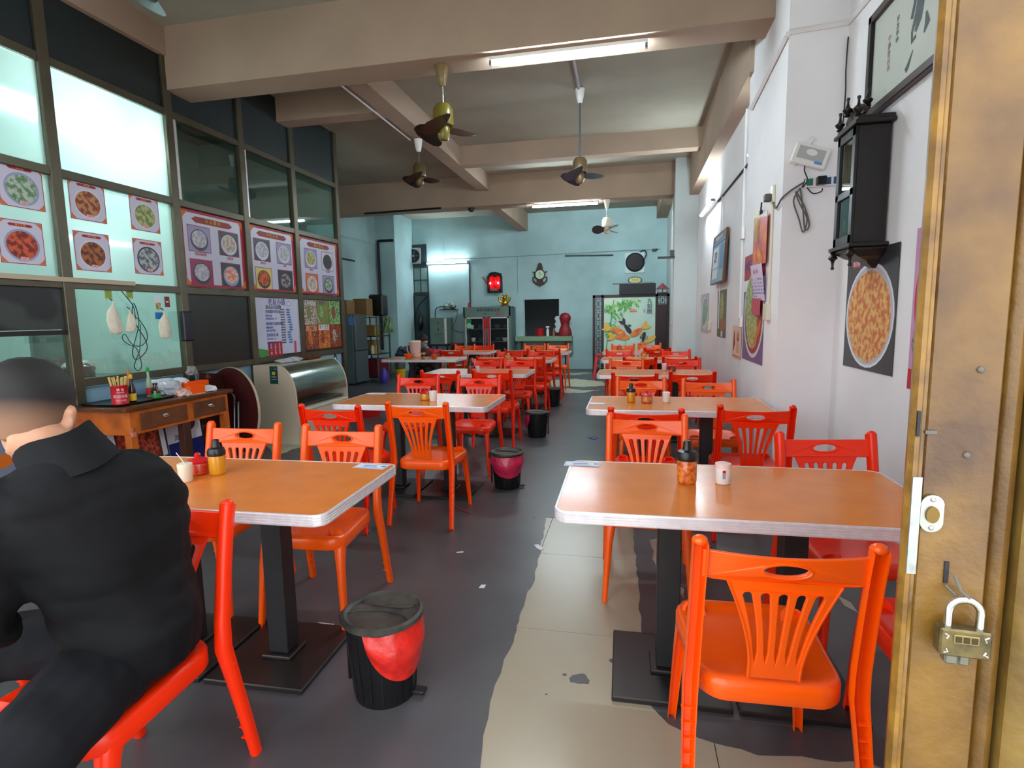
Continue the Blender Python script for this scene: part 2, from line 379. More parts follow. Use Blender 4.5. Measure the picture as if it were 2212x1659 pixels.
trunk('wall_pipe', [(-5.86,13.38,3.35),(-6.27,13.36,3.35),(-6.27,13.36,.6)], 'dark rusty pipe bent down the far left corner pillar', M_dkw, .035, sq=False, cat='pipe')
trunk('wall_pipe', [(-4.24,14.58,2.85),(-4.24,14.58,1.6)], 'thin brown pipe down the back wall beside the glass-door cabinet', M_dkw, .02, sq=False, cat='pipe')
trunk('cable_conduit', [(-4.2,14.585,2.95),(-1.75,14.585,2.98),(-.3,14.585,3.0),(.7,14.585,3.0)], 'thin pale conduit line across the back wall', mat('pale_conduit', (150,176,176), .6), .01)
trunk('cable_conduit', [(-2.93,14.585,2.95),(-2.93,14.585,2.0)], 'thin vertical wire on the back wall above the gold cat', mat('pale_conduit', (150,176,176), .6), .006)
trunk('cable_conduit', [(-4.95,14.585,3.4),(-4.95,14.585,2.95),(-4.2,14.585,2.95)], 'thin wire above the back wall tube light', mat('pale_conduit', (150,176,176), .6), .007)
trunk('ledge_strip', [(-6.34,8,3.2),(-6.34,13.3,3.26)], 'narrow plaster ledge high on the far left wall', M_wallb, .03, cat='ledge')
trunk('unlit_tube_fitting', [(-6.33,11.2,2.75),(-6.33,12.2,2.75)], 'unlit slim tube fitting on the far left wall', M_dkw, .018, cat='lamp')
trunk('unlit_tube_fitting', [(-5.2,10.53,3.48),(-3.6,10.53,3.50)], 'long dark unlit tube fitting under the rear girder', M_dkw, .018, cat='lamp')
trunk('unlit_tube_fitting', [(-1.67,14.57,2.93),(-.45,14.57,2.90)], 'unlit grey tube fitting on the back wall beside the anchor clock', M_steel, .02, cat='lamp')

# ---------------------------------------------------------------- tube lamps
def tube_lamp(a, b, down, label, mt=M_tube, rad=.016):
    a = Vector(a); b = Vector(b); dn = Vector(down); mid = (a+b)/2; d = (b-a).normalized(); sd = d.cross(dn).normalized()
    o = thing('tube_lamp', label, 'lamp', mid, 0, 'fluorescent tubes of the hall')
    T = Matrix.Translation(-mid)
    bt = MB(); M = Matrix((sd, d, dn)).transposed()
    bt.box(mid-dn*.035, (.04,(b-a).length+.02,.03), M).xf(T).build('batten', M_wht, o, bevel=.003)
    for e in (a, b): MB().box(e-dn*.012, (.034,.022,.05), M).xf(T).build('tube_holder', mat('grey_lamp_holder', (120,116,116), .5), o, bevel=.002)
    MB().tube([a+d*.012, b-d*.012], rad, 12).xf(T).build('tube', mt, o, smooth=True)
    return o
DN = (0,0,-1)
a, b = at(1050,120,Z=3.44), at(1388,80,Z=3.44)
t1 = tube_lamp((a.x,4.66,3.44),(b.x+.03,4.66,3.44), DN, 'lit fluorescent tube under the front ceiling beam, nearest to the door')
tube_lamp((-1.83,10.6,3.43),(-.6,10.6,3.43), DN, 'lit fluorescent tube under the rear ceiling girder')
tube_lamp((-5.42,14.5,2.86),(-4.28,14.5,2.86), (0,-1,0), 'lit fluorescent tube low on the back wall beside the vent fan', M_tubew)
tube_lamp((-.9,11.02,3.72),(.3,11.02,3.72), (0,1,0), 'added fluorescent tube hidden on the rear side of the girder, brightens the back wall')  # hidden extra tube, added to lift the brightness of the back wall
tube_lamp((1.03,7.95,2.88),(1.03,9.15,2.88), (-1,0,0), 'lit fluorescent tube on the recessed right wall', tube_mat('lit_side_tube', (.78,.93,1), TUBE_STR*.6))
tube_lamp((1.04,5.5,2.82),(1.04,5.62,2.82), (-1,0,0), 'short lit tube end showing behind the near right pillar')
for y0, l in ((2.75,'kitchen tube lamp behind the first glass panes'),):
    o = tube_lamp((-4.72,y0+.6,3.13),(-4.72,y0+1.8,3.13), DN, l, M_tubek, .02); o['group'] = 'kitchen tubes'
tube_lamp((-6.38,1.6,2.6),(-6.38,2.8,2.6), (1,0,0), 'added tube lamp on the rear kitchen wall, brightens the kitchen', M_tubek, .02)['group'] = 'kitchen tubes'  # second kitchen tube, added for more light behind the panes

# ---------------------------------------------------------------- ceiling fans
def ceiling_fan(top, rod, bc, label, ang=0, can=M_crm, big=1.0, mot=None):
    o = thing('ceiling_fan', label, 'ceiling fan', top, ang, 'propeller ceiling fans')
    MB().lathe([(.055,0),(.055,-.02),(.042,-.10),(.03,-.15),(.02,-.16)]).build('canopy', can, o, smooth=True)
    MB().cyl((0,0,-.1),(0,0,-rod),.011,n=10).build('rod', M_chr if rod < .6 else mat('grey_rod', (104,112,124), .4, metal=.6), o, smooth=True)
    MB().lathe([(.02,-rod+.03),(.06,-rod+.02),(.085,-rod-.02),(.088,-rod-.13),(.082,-rod-.15),(.05,-rod-.155)]).build('motor', mot or can, o, smooth=True)
    MB().lathe([(.05,-rod-.155),(.055,-rod-.17),(.055,-rod-.235),(.035,-rod-.27),(.01,-rod-.275)]).build('hub', mot or can, o, smooth=True)
    for k in range(3):
        b = MB(); rows = []
        for i in range(9):
            u = i/8; rad = .045+.215*u*big; wd_ = (.035+.085*math.sin(min(1,u*1.25)*PI*.62))*big*(1 if u < .8 else math.sqrt(max(.02,1-((u-.8)/.22)**2)))
            tw = R(38-18*u)
            rows.append([(rad, v*wd_*math.cos(tw), -rod-.19+v*wd_*math.sin(tw)) for v in (-1,-.5,0,.5,1)])
        top_ = [[Vector(p)+Vector((0,0,.003)) for p in r_] for r_ in rows]; bot = [[Vector(p)-Vector((0,0,.003)) for p in r_] for r_ in rows]
        b.rings([t_+q_[::-1] for t_, q_ in zip(top_, bot)])
        b.xf(Matrix.Rotation(2*PI*k/3, 4, 'Z')); b.build('blade', bc, o, smooth=True)
    return o
M_bl = mat('dark_brown_blade', (40,22,16), .35); M_bl2 = mat('slate_blade', (56,66,84), .35)
M_fy = mat('olive_yellow_enamel', (108,96,26), .3)
ceiling_fan((-1.58,4.75,3.505), .33, M_bl, 'nearest propeller ceiling fan, olive yellow motor and dark brown blades', .55, mat('tan_enamel', (130,108,66), .4), 1.12, M_fy)
ceiling_fan((-2.79,7.31,3.76), .33, M_bl, 'brown-bladed ceiling fan hanging on the left of the long beam', .5, M_wht, 1.05, mat('olive_brown_enamel', (92,74,40), .35))
ceiling_fan((-.61,6.92,4.04), .80, M_bl2, 'ceiling fan with slate blades on the longest rod, brass motor', .2, M_wht, 1.1, mat('brass_enamel', (132,110,76), .35, metal=.4))
ceiling_fan((-.45,10.68,3.5), .34, mat('grey_blade', (70,66,66), .35), 'farthest ceiling fan with cream motor beside the rear tube lamp', 1.1, M_crm, 1.05)
ceiling_fan((-3.05,3.3,4.04), .30, M_bl, 'ceiling fan mostly cut off by the top edge above the front bay', .4, M_dkw, 1.1)
ceiling_fan((-5.4,5.4,3.6), .3, M_crm, 'pale ceiling fan seen through the kitchen glass', .4, M_crm, 1.0)['group'] = 'kitchen fans'
# ================================================================== FURNITURE
def make_chair(m, name='plastic_chair'):
    """moulded plastic chair: local +y is the front; origin on the floor under the back edge of the seat"""
    t = thing(name, '', 'chair')
    # seat: dished rounded slab with a skirt
    b = MB(); rs = []
    def so(k, ins, z, dish=0):
        pts = []
        for (x, y) in rrect(.41-2*ins, .43-2*ins, max(.012,.075-ins*.6), 6, 0, .205):
            w = 1-.12*max(0, (.2-y)/.2)*1.0; pts.append(Vector((x*w, y, z+(.006 if y > .38 else 0))))
        return pts
    prof = [(.004,.380),(0,.386),(0,.424),(.006,.436),(.018,.441),(.04,.438),(.07,.434),(.10,.432)]
    b.rings([so(0, i, z) for i, z in prof], True, True); 
    b.build('seat', m, t, smooth=50)
    # back: top rail with oval grip and a slotted fan splat in one plate
    L = [(-.192,.745),(-.192,.822)]+[(-.192+.384*k/14, .822-.006*math.sin(PI*k/14)) for k in range(1, 14)]+[(.192,.822),(.192,.745),(.165,.742)]
    def hw(z):
        return .066+.068*max(0,(z-.49)/.25)**1.6
    zs = [.742-.024*k for k in range(13)]
    right = [(hw(z), z) for z in zs if z > .41]
    outer = L+right+[(-x, z) for x, z in right[::-1]]+[(-.165,.742)]
    holes = [oval(0,.781,.052,.016,22)]
    for k in range(-2, 3):
        x0, x1 = .0415*k, .0255*k; zt, zb = .705, .51; h = []
        for a in range(7): an = PI*a/6; h.append((x0+.0105*math.cos(an), zt+.0105*math.sin(an)))
        for q in range(1, 9):
            u = q/9; h.append((x0+(x1-x0)*(1-(1-u)**1.6)-(.0105*(1-u)+.0035*u), zt+(zb-zt)*u))
        h.append((x1, zb-.004))
        for q in range(8, 0, -1):
            u = q/9; h.append((x0+(x1-x0)*(1-(1-u)**1.6)+(.0105*(1-u)+.0035*u), zt+(zb-zt)*u))
        holes.append(h)
    me = plate(outer, holes, .012, .003)
    def bend(v):
        x, z, y = v.x, v.y, v.z
        k = max(0, (z-.44)/.38)
        return Vector((x, -y-.062*k-.022*(1-(x/.192)**2)*k, z))
    mb = to_mb(me, fn=bend)
    # raised rim round the grip hole, as the photo shows
    rim = [bend(Vector((.056*math.cos(2*PI*k/20), .781+.02*math.sin(2*PI*k/20), .007))) for k in range(21)]
    mb.tube(rim, .0028, 5, cap=False); rim2 = [v+Vector((0,.017,0)) for v in rim]; mb.tube(rim2, .0028, 5, cap=False)
    for s in (-1, 1):
        mb.tube([bend(Vector((s*(hw(z)-.004), z, .007))) for z in zs], .003, 5)
    bpy.data.meshes.remove(me)
    o = mb.build('backrest', m, t, smooth=35)
    # U-channel legs, open to the rear
    def usec(w, d, k=.0035):
        return [(-w,-d*.2),(-w*.9,d*.55),(-w*.55,d*.92),(0,d),(w*.55,d*.92),(w*.9,d*.55),(w,-d*.2),(w,-d),(w-k,-d),(w-k,-d*.1),(w*.45,d*.72),(-w*.45,d*.72),(-w+k,-d*.1),(-w+k,-d)]
    for s in (-1, 1):
        pts = [(s*.222,-.085,0),(s*.217,-.055,.15),(s*.212,-.022,.30),(s*.207,.004,.42),(s*.204,-.004,.5),(s*.202,-.030,.65),(s*.201,-.055,.78),(s*.201,-.070,.845)]
        b = MB().sweep(usec(.019,.020), pts, (1,0,0), [.8,.86,.95,1.08,1.02,.98,1,1.02])
        b.ell((s*.201,-.071,.846), (.0195,.019,.014), 12, 6)
        for z in (.08,.12,.16,.20,.24,.28,.32,.36): b.box((s*.215,-.055+z*.14-.012,z), (.03,.012,.003))
        b.build('leg', m, t, smooth=45)
    for s in (-1, 1):
        pts = [(s*.205,.415,0),(s*.196,.402,.15),(s*.186,.388,.30),(s*.178,.372,.37),(s*.165,.355,.41),(s*.150,.33,.437)]
        b = MB().sweep(usec(.018,.018), pts, (1,0,0), [.72,.85,1.05,1.35,1.9,2.1]); b.build('leg', m, t, smooth=45)
    return t
ch_o = make_chair(M_org); ch_r = make_chair(M_red); used = {}
def chair(x, y, face, col, label, rz=0):
    """x, y: middle of the top rail; face 'A' looks away from the door, 'T' towards it"""
    first = ch_o if col == 'o' else ch_r; a = R(rz)+(0 if face == 'A' else PI)
    loc = (x+.07*math.sin(-a)*-1*-1, y+.07*math.cos(a), 0)
    g = 'orange dining chairs' if col == 'o' else 'red-orange dining chairs'
    if col in used: return dup(first, loc, a, label, g)
    used[col] = 1; first.location = loc; first.rotation_euler = (0,0,a); first['label'] = label; first['group'] = g; return first
CHAIRS = [
 (.372,1.385,'A','o','orange chair in the foreground, its back to the door, at the nearest right table',2),
 (.93,1.50,'A','r','red-orange chair half hidden behind the folding door at the nearest right table',-3),
 (.09,3.10,'T','o','orange chair behind the nearest right table, left one, facing the door',0),
 (.87,2.72,'T','r','red-orange chair behind the nearest right table, beside the wall',8),
 (.09,3.31,'A','r','red-orange chair back to back with the orange one, front of the second right table',-2),
 (.73,3.48,'A','r','red-orange chair before the second right table, beside the near pillar',0),
 (.09,4.97,'T','o','orange chair beyond the second right table, left one, facing the door',4),
 (.64,4.86,'T','o','orange chair beyond the second right table, right one, facing the door',0),
 (.04,5.36,'A','r','red-orange chair before the third right table, left one',-4),
 (.58,5.53,'A','r','red-orange chair before the third right table, right one',0),
 (-.05,7.17,'T','o','orange chair beyond the third right table, left one, facing the door',0),
 (.64,7.22,'T','r','red-orange chair beyond the third right table, right one, facing the door',0),
 (.12,7.42,'A','r','red-orange chair before the fourth right table, left one',0),
 (.62,7.46,'A','r','red-orange chair before the fourth right table, right one',0),
 (-.17,9.02,'T','r','red-orange chair beyond the fourth right table, left one, facing the door',0),
 (.69,8.95,'T','r','red-orange chair beyond the fourth right table, beside the wall',0),
 (.43,9.45,'A','r','red-orange chair before the farthest right table',0),
 (-.14,10.7,'T','o','orange chair beyond the farthest right table, left one, before the koi screen',0),
 (.35,10.88,'T','o','orange chair beyond the farthest right table, right one, before the koi screen',0),
 (-1.405,1.42,'T','r','red-orange chair under the seated man in the black jacket',1),
 (-2.36,1.47,'T','r','red-orange chair mostly hidden behind the seated man, at the left edge',0),
 (-2.05,2.60,'T','o','orange chair behind the nearest left table, left one, facing the door',2),
 (-1.47,2.60,'T','o','orange chair behind the nearest left table, right one, facing the door',3),
 (-1.90,3.22,'A','r','red-orange chair before the second left table, left one',0),
 (-1.37,3.39,'A','o','orange chair standing by the aisle before the second left table',0),
 (-2.02,5.08,'T','r','red-orange chair beyond the second left table, left one, facing the door',0),
 (-1.41,5.08,'T','r','red-orange chair beyond the second left table, right one, facing the door',0),
 (-1.95,5.50,'A','r','red-orange chair before the third left table, left one',0),
 (-1.42,5.62,'A','r','red-orange chair before the third left table, right one',0),
 (-1.88,7.17,'T','r','red-orange chair beyond the third left table, left one, facing the door',0),
 (-1.42,7.15,'T','r','red-orange chair beyond the third left table, right one, facing the door',0),
 (-1.35,7.46,'A','r','red-orange chair before the fourth left table, by the aisle',0),
 (-1.90,7.50,'A','r','red-orange chair before the fourth left table, away from the aisle',0),
 (-1.95,8.96,'T','r','red-orange chair beyond the fourth left table, left one',0),
 (-1.42,8.96,'T','r','red-orange chair beyond the fourth left table, right one',0),
 (-1.36,9.22,'A','r','red-orange chair before the farthest left table, by the aisle',0),
 (-1.90,9.26,'A','r','red-orange chair before the farthest left table, away from the aisle',0),
 (-1.87,10.95,'T','o','orange chair under the serving hatch, left one',0),
 (-1.40,10.92,'T','o','orange chair under the serving hatch, right one',0),
 (-3.08,9.30,'A','r','red-orange chair just right of the table with the water jug',0),
 (-3.33,10.98,'T','o','orange chair before the glass-door cabinet, left one',0),
 (-2.93,10.98,'T','r','red-orange chair before the glass-door cabinet, right one',0),
]
for c in CHAIRS: chair(*c)

def make_table(w=1.24, d=.66):
    t = thing('dining_table', '', 'table'); H_ = .75
    b = MB(); b.rings([[Vector((x, y, z)) for x, y in rrect(w-.006-2*i, d-.006-2*i, .042-i, 6)] for i, z in ((0,H_-.03),(0,H_-.0008),(.001,H_))]); b.build('tabletop', M_lam, t)
    prof = [(-.004,H_-.040),(.003,H_-.040),(.0045,H_-.036),(.0045,H_-.031),(.0025,H_-.0295),(.0045,H_-.028),(.0045,H_-.022),(.0025,H_-.0205),(.0045,H_-.019),(.0045,H_-.013),(.0025,H_-.0115),(.0045,H_-.010),(.0045,H_-.003),(.003,H_+.0012),(-.004,H_+.0012),(-.004,H_-.040)]
    b = MB(); b.rings([[Vector((x, y, z)) for x, y in rrect(w+2*o_, d+2*o_, .045+o_, 6)] for o_, z in prof], True, False); b.build('edge_trim', M_alu, t)
    for s in (-1, 1):
        MB().box((s*.22,0,.375), (.085,.085,.67)).build('column', M_blk, t, bevel=.003)
        b = MB().box((s*.22,0,.012), (.42,.44,.022)).box((s*.22,0,.03),(.13,.13,.016))
        MB().box((s*.22,0,.703),(.34,.34,.012)).build('top_bracket', M_blk, t)
        b.build('base_plate', mat('dark_plate', (34,28,26), .4, var=.3, vs=8), t, bevel=.004)
    return t
tb0 = make_table(); TB = [
 (.37,2.125,.8,'nearest table on the right, pale tube glare at its left end'),
 (-1.63,1.925,1.5,'nearest table on the left, in front of the seated man'),
 (.32,4.16,0,'second table on the right, reaching to the near pillar'),
 (-1.64,4.18,0,'second table on the left, beside the curved display case'),
 (.26,6.40,0,'third table on the right'),
 (-1.77,6.42,0,'third table on the left, black bottle and pink cup on it'),
 (.20,8.38,0,'fourth table on the right'),
 (-1.76,8.38,0,'fourth table on the left, with a yellow sauce jar'),
 (.14,10.0,0,'farthest table on the right, before the koi screen'),
 (-1.70,10.08,0,'farthest table on the left, before the serving hatch'),
 (-3.27,8.52,0,'table at the far left carrying the water jug'),
 (-3.17,10.25,0,'table before the glass-door cabinet')]
for i, (x, y, rz, l) in enumerate(TB):
    l = 'orange-brown dining table, '+l
    if i == 0: tb0.location = (x,y,0); tb0.rotation_euler = (0,0,R(rz)); tb0['label'] = l; tb0['group'] = 'dining tables'
    else: dup(tb0, (x,y,0), R(rz), l, 'dining tables')
TZ = .7512
# ---------------------------------------------------------------- things on the tables
M_sauce = mat('chili_oil', (176,52,10), .25, rgb2=(230,140,50), vs=60, det=3, coat=.6)
M_yellow = mat('mustard_sauce', (206,140,6), .3, coat=.5)
M_chili = mat('red_chili_paste', (170,24,8), .35, rgb2=(214,70,20), vs=70, coat=.4)
def squeeze(p, label, m, s=1.0, grp='sauce dispensers'):
    o = thing('sauce_bottle', label, 'bottle', p, 0, grp)
    MB().lathe([(.030*s,0),(.033*s,.004*s),(.034*s,.01*s),(.034*s,.078*s),(.031*s,.088*s)]).build('bottle_body', m, o, smooth=True)
    MB().lathe([(.036*s,.084*s),(.037*s,.088*s),(.037*s,.102*s),(.032*s,.115*s),(.018*s,.121*s),(.0165*s,.124*s),(.0135*s,.152*s),(.010*s,.154*s)]).build('nozzle_cap', M_blkp, o, smooth=True)
    return o
def jar(p, label, s=1.0, m=None, grp='chili jars'):
    o = thing('chili_jar', label, 'jar', p, 0, grp)
    MB().lathe([(.036*s,0),(.043*s,.006*s),(.044*s,.05*s),(.038*s,.058*s)]).build('jar_body', m or M_chili, o, smooth=True)
    MB().lathe([(.046*s,.056*s),(.048*s,.060*s),(.040*s,.068*s),(.018*s,.076*s),(.012*s,.08*s),(.014*s,.09*s),(.008*s,.097*s),(.002*s,.098*s)]).build('lid', M_redp, o, smooth=True)
    return o
def cup(p, label, m, s=1.0, grp='toothpick cups', pick=False):
    o = thing('toothpick_cup', label, 'cup', p, 0, grp)
    MB().lathe([(.024*s,0),(.0265*s,.004*s),(.0275*s,.068*s),(.024*s,.072*s)]).build('cup_body', m, o, smooth=True)
    MB().lathe([(.0282*s,.060*s),(.0282*s,.074*s),(.02*s,.077*s),(.004*s,.077*s)]).build('cup_lid', m, o, smooth=True)
    if pick: MB().cyl((.004,0,.07*s),(-.045,.01,.115*s),.0016,n=6).build('stick', M_crm, o)
    return o
def on(px, py, dz=0): v = at(px, py, Z=.75); return (v.x, v.y, TZ+dz)
squeeze(on(1483,1043), 'glass jar of chili oil with black pour cap, on the nearest right table', M_sauce, 1.08)
cup(on(1561,1044), 'white shaker jar with pink lid and red label, on the nearest right table', M_wht, 1.05)
o = bpy.data.objects[-1] if False else [x for x in bpy.data.objects if x.name.startswith('toothpick_cup')][0]
o['category'] = 'jar'; o.name = 'shaker_jar'
for ch in bpy.data.objects:
    if ch.parent == o and ch.name.startswith('cup_lid'): ch.data.materials[0] = mat('pale_pink_lid', (236,206,200), .4); ch['label'] = 'pale pink lid'
lb = MB(); lb.box((0,-.0292,.040), (.011,.0012,.032)); lb.build('label_strip', mat('grey_label', (150,150,156), .5), o)
MB().box((0,-.0295,.052), (.011,.0012,.010)).build('label_seal', M_redp, o)
cup(on(402,1040), 'white cup with a loose stick on its rim, on the nearest left table', M_crm, 1.0, pick=True)
jar(on(430,1024), 'red-lidded chili jar between white cup and yellow bottle, nearest left table', .95)
squeeze(on(471,1024), 'mustard-yellow squeeze bottle with black cap, on the nearest left table', M_yellow, .98)
squeeze(on(1363,869), 'yellow squeeze bottle with black cap, on the second right table', M_yellow, .92)
jar(on(1397,870), 'red-lidded sauce jar beside the yellow bottle, on the second right table', .95, M_sauce)
cup(on(1439,869), 'white cup on the second right table', M_wht, 1.0)
jar(on(919,864), 'red-lidded jar of yellow sauce, on the second left table', .98, M_yellow)
cup(on(936,867), 'white cup beside the yellow sauce jar, on the second left table', M_wht, 1.08)
cup(on(1435,801), 'pale pink cup on the third right table', mat('pink_cup', (236,196,202), .4), 1.1)
jar(on(1452,802), 'dark brown sauce jar on the third right table', .95, mat('brown_sauce', (120,50,20), .3))
squeeze(on(1017,806), 'brown bottle with black cap, on the third left table', mat('brown_sauce', (120,50,20), .3), 1.1)
cup(on(1031,804), 'small pink cup on the third left table', mat('pink_cup', (236,196,202), .4), 1.0)
jar(on(1095,775), 'mustard jar on the fourth left table', 1.1, M_yellow)
jar(on(1390,771), 'small sauce jar on the fourth right table', 1.0, M_yellow)
jar(on(1338,756), 'red-lidded jar on the farthest right table', 1.0, M_sauce)
jar(on(1152,756), 'orange sauce jar on the farthest left table', 1.2, M_sauce)
def sticker(px, w, d, rz, label, full=True):
    v = at(*px, Z=.75); M = Matrix.Translation((v.x, v.y, TZ+.0003))@Matrix.Rotation(R(rz), 4, 'Z')
    bl = mat('sky_blue_print', (90,150,214), .5)
    el = [('r',0,0,w*.96,d*.9,bl),('r',0,0,w*.93,d*.78,M_pap),('r',-w*.05,d*.05,w*.42,d*.22,bl)] if full else []
    el += [('r',0,-d*.25,w*.5,d*.08,bl),('o',w*.38,d*.05,d*.16,d*.16,bl)] if full else []
    return sheet('table_sticker', label, 'sticker', M, w, d, M_pap, el, t=.0006, group='table stickers')
sticker((1258,1003), .155, .075, 0, 'white sticker with blue border on the nearest right table')
sticker((803,1008), .15, .075, -3, 'white printed sticker at the corner of the nearest left table')
o = sheet('name_card', 'white card lying on the left end of the second right table', 'card', Matrix.Translation((at(1290,872,Z=.75).x, at(1290,872,Z=.75).y, TZ)), .11, .07, M_pap, [], t=.001)
o = sheet('name_card', 'white card lying on the second left table near the display case', 'card', Matrix.Translation((at(812,851,Z=.75).x, at(812,851,Z=.75).y, TZ)), .18, .06, M_pap, [], t=.001)
# jug and bowls on the far left table
p = on(898,771); o = thing('water_jug', 'pink translucent plastic water jug with white lid, on the far left table', 'jug', p)
M_pink = mat('pale_pink_plastic', (222,186,176), .35)
MB().lathe([(.075,0),(.08,.005),(.095,.24),(.095,.25)]).build('jug_body', M_pink, o, smooth=True)
MB().lathe([(.098,.248),(.1,.252),(.1,.268),(.05,.275),(.01,.275)]).build('lid', M_wht, o, smooth=True)
MB().tube([(-.09,0,.23),(-.14,0,.215),(-.15,0,.14),(-.13,0,.06),(-.085,0,.04)], .011, 8).build('handle', M_pink, o, smooth=True)
def bowl(p, label, m, r=.06, h=.06, name='bowl', cat='bowl', fill=None):
    o = thing(name, label, cat, p)
    MB().lathe([(r*.5,0),(r*.55,.003),(r,h),(r*.96,h),(r*.5,.008),(.003,.008)], n=28).build('bowl_wall', m, o, smooth=True)
    if fill: MB().ell((0,0,h*.75),(r*.85,r*.85,h*.4),16,8).build('contents', fill, o, smooth=True)
    return o
bowl(on(882,774), 'orange fruit-coloured bowl left of the water jug', M_org, .07, .07)
bowl(on(938,776), 'orange-brown bowl right of the water jug', mat('orange_bowl', (206,96,30), .4), .06, .07, fill=M_yellow)
bowl(on(921,775), 'small green-filled dish beside the water jug', M_crm, .05, .03, fill=mat('leaf_green', (90,140,60), .6))
o = tag(MB().ell((0,0,.06),(.07,.06,.06),14,8).ell((.06,.02,.08),(.04,.04,.04),10,6).ell((-.05,-.02,.09),(.035,.035,.035),10,6).build('red_bag', mat('crimson_bag', (196,30,60), .5), None, smooth=True), 'crumpled crimson bag on the far left table', 'bag'); o.location = on(938,769)
o = tag(MB().box((0,0,.015),(.12,.09,.03)).build('tissue_box', M_wht, None, bevel=.004), 'small white box at the right end of the farthest left table', 'box'); o.location = on(1218,757)
o = tag(MB().cyl((0,0,.01),(.1,.12,.02),.008).build('marker_pen', mat('dark_pen', (50,40,50), .5), None), 'dark pen lying at the end of the farthest left table', 'pen'); o.location = (-1.17,10.25,TZ)

# ---------------------------------------------------------------- pedal bins
def bin_(p, label, s, rz, bag, bagz=(.5,1), lidrot=0, hue='r', spill=1):
    o = thing('waste_bin', label, 'bin', p, rz, 'black waste bins')
    r0, r1, h = .092*s, .112*s, .245*s; n = 40
    prof = [(r0*.96,0),(r0,.006),(r1,h),(r1-.004,h),(r0-.004,.01),(.003,.01)]
    MB().lathe(prof, n=n).build('bin_body', M_blkp, o, smooth=True)
    for k in range(18):
        a = 2*PI*k/18; b = MB().box((0,0,h*.5), (.006,.004,h*.86)); M = Matrix.Rotation(a,4,'Z')@Matrix.Translation((0,(r0+r1)/2+.0005,0))@Matrix.Rotation(R(-(4.4)),4,'X')@Matrix.Translation((0,0,0)); 
        if k == 0: rb = MB()
        rb.join(b, Matrix.Rotation(a,4,'Z')@Matrix.Translation((0,(r0+r1)/2,h*.5))@Matrix.Rotation(R(-4.6),4,'X')@Matrix.Translation((0,0,-h*.5)))
    rb.build('ribs', M_blkp, o)
    # lid: rim, recessed plate and a curved seam
    lz = h+.004; b = MB().lathe([(r1*1.02,lz),(r1*1.1,lz+.004),(r1*1.1,lz+.02),(r1*1.02,lz+.026),(r1*.96,lz+.018),(r1*.9,lz+.016),(.002,lz+.02)], n=n)
    lid = b.build('lid', mat('dusty_black_plastic', (40,41,40), .5, rgb2=(74,72,64), vs=14), o, smooth=True)
    MB().tube([Vector((r1*.85*math.cos(t)*1.0, -r1*.35+.04*math.sin(t*1.0), lz+.021)) for t in [PI*k/10 for k in range(11)]], .002, 5).tube([Vector((r1*.8*math.cos(t), r1*.4-.03*math.sin(t), lz+.021)) for t in [PI*k/10 for k in range(11)]], .002, 5).build('lid_seam', M_blkp, lid)
    MB().box((-r1*1.06,-.0,h*.98),(.03,.07,.045)).box((-r1*1.04,0,h*.55),(.012,.03,h*.86)).build('hinge', M_blkp, o, bevel=.004)
    MB().box((r1*.98,0,.02),(.05,.04,.012)).build('pedal', M_blkp, o, bevel=.003)
    if spill:
        bm_ = mat('red_bag_'+hue, {'r': (226,40,30), 'p': (214,40,84)}[hue], .3, var=.25, vs=30, bump=.6, bs=22, coat=.3)
        a0, a1 = bagz; rs = []
        for i in range(9):
            u = i/8; ring = []
            for k in range(22):
                v = k/21; a = a0+(a1-a0)*v; env = math.sin(PI*v)**.5
                z = h+.002-u*h*.62*env; rr = r1+.004+.022*math.sin(PI*min(1,u*1.1))*env+.006*noise.noise(Vector((a*3,u*4,s*7)))
                ring.append(Vector((rr*math.cos(a), rr*math.sin(a), z)))
            rs.append(ring)
        b = MB().rings(rs, False, False); me = b.mesh('bag_edge', bm_, True); ob = link('bin_bag', me, o); md = ob.modifiers.new('s','SOLIDIFY'); md.thickness = .0015
    return o
g = lambda x, y: tuple(at(x, y, Z=0))
bin_((-.895,1.805,0), 'black lidded waste bin nearest the door with a red bag spilling out', 1.22, R(0), 1, (R(-95),R(30)))
bin_((-.99,4.36,0), 'black waste bin with pink-red bag, beside the second left table', 1.12, R(0), 1, (R(-160),R(20)), hue='p')
bin_((-1.06,6.30,0), 'black waste bin with a pink bag on its left, beside the third left table', 1.12, R(180), 1, (R(-30),R(60)), hue='p')
bin_((-1.18,8.52,0), 'black waste bin by the fourth left table, farthest along the aisle', 1.05, R(0), 1, spill=0)
# litter on the floor
def bit(name, label, pts, m, z=.0025, t=.001, cat='litter'):
    c = sum((Vector((p[0],p[1],0)) for p in pts), Vector())/len(pts)
    me = plate([(p[0]-c.x, p[1]-c.y) for p in pts], (), t); me.materials.append(m); o = link(name, me); o.location = (c.x, c.y, z); return tag(o, label, cat)
q = lambda *l: [tuple(at(x, y, Z=0)[:2]) for x, y in l]
bit('paper_scrap', 'white paper scrap on the grey floor in the aisle', q((1034,1271),(1040,1264),(1050,1264),(1046,1271)), M_pap)
bit('paper_scrap', 'white folded paper scrap lying on the edge of the cream tile', q((1153,1178),(1163,1177),(1168,1181),(1175,1185),(1168,1190),(1160,1186)), M_pap, .004)
bit('plastic_stick', 'thin white stick on the grey floor of the aisle', q((986,1193),(1001,1192),(1001,1194),(986,1195)), M_pap)
bit('plastic_wrapper', 'clear plastic wrapper behind the nearest bin', q((685,1345),(722,1349),(722,1353),(700,1350)), M_wht)
bit('wrapper', 'dark blue wrapper on the floor by the second right table', q((1270,946),(1284,942),(1293,945),(1284,951)), M_navy, .004, .006)
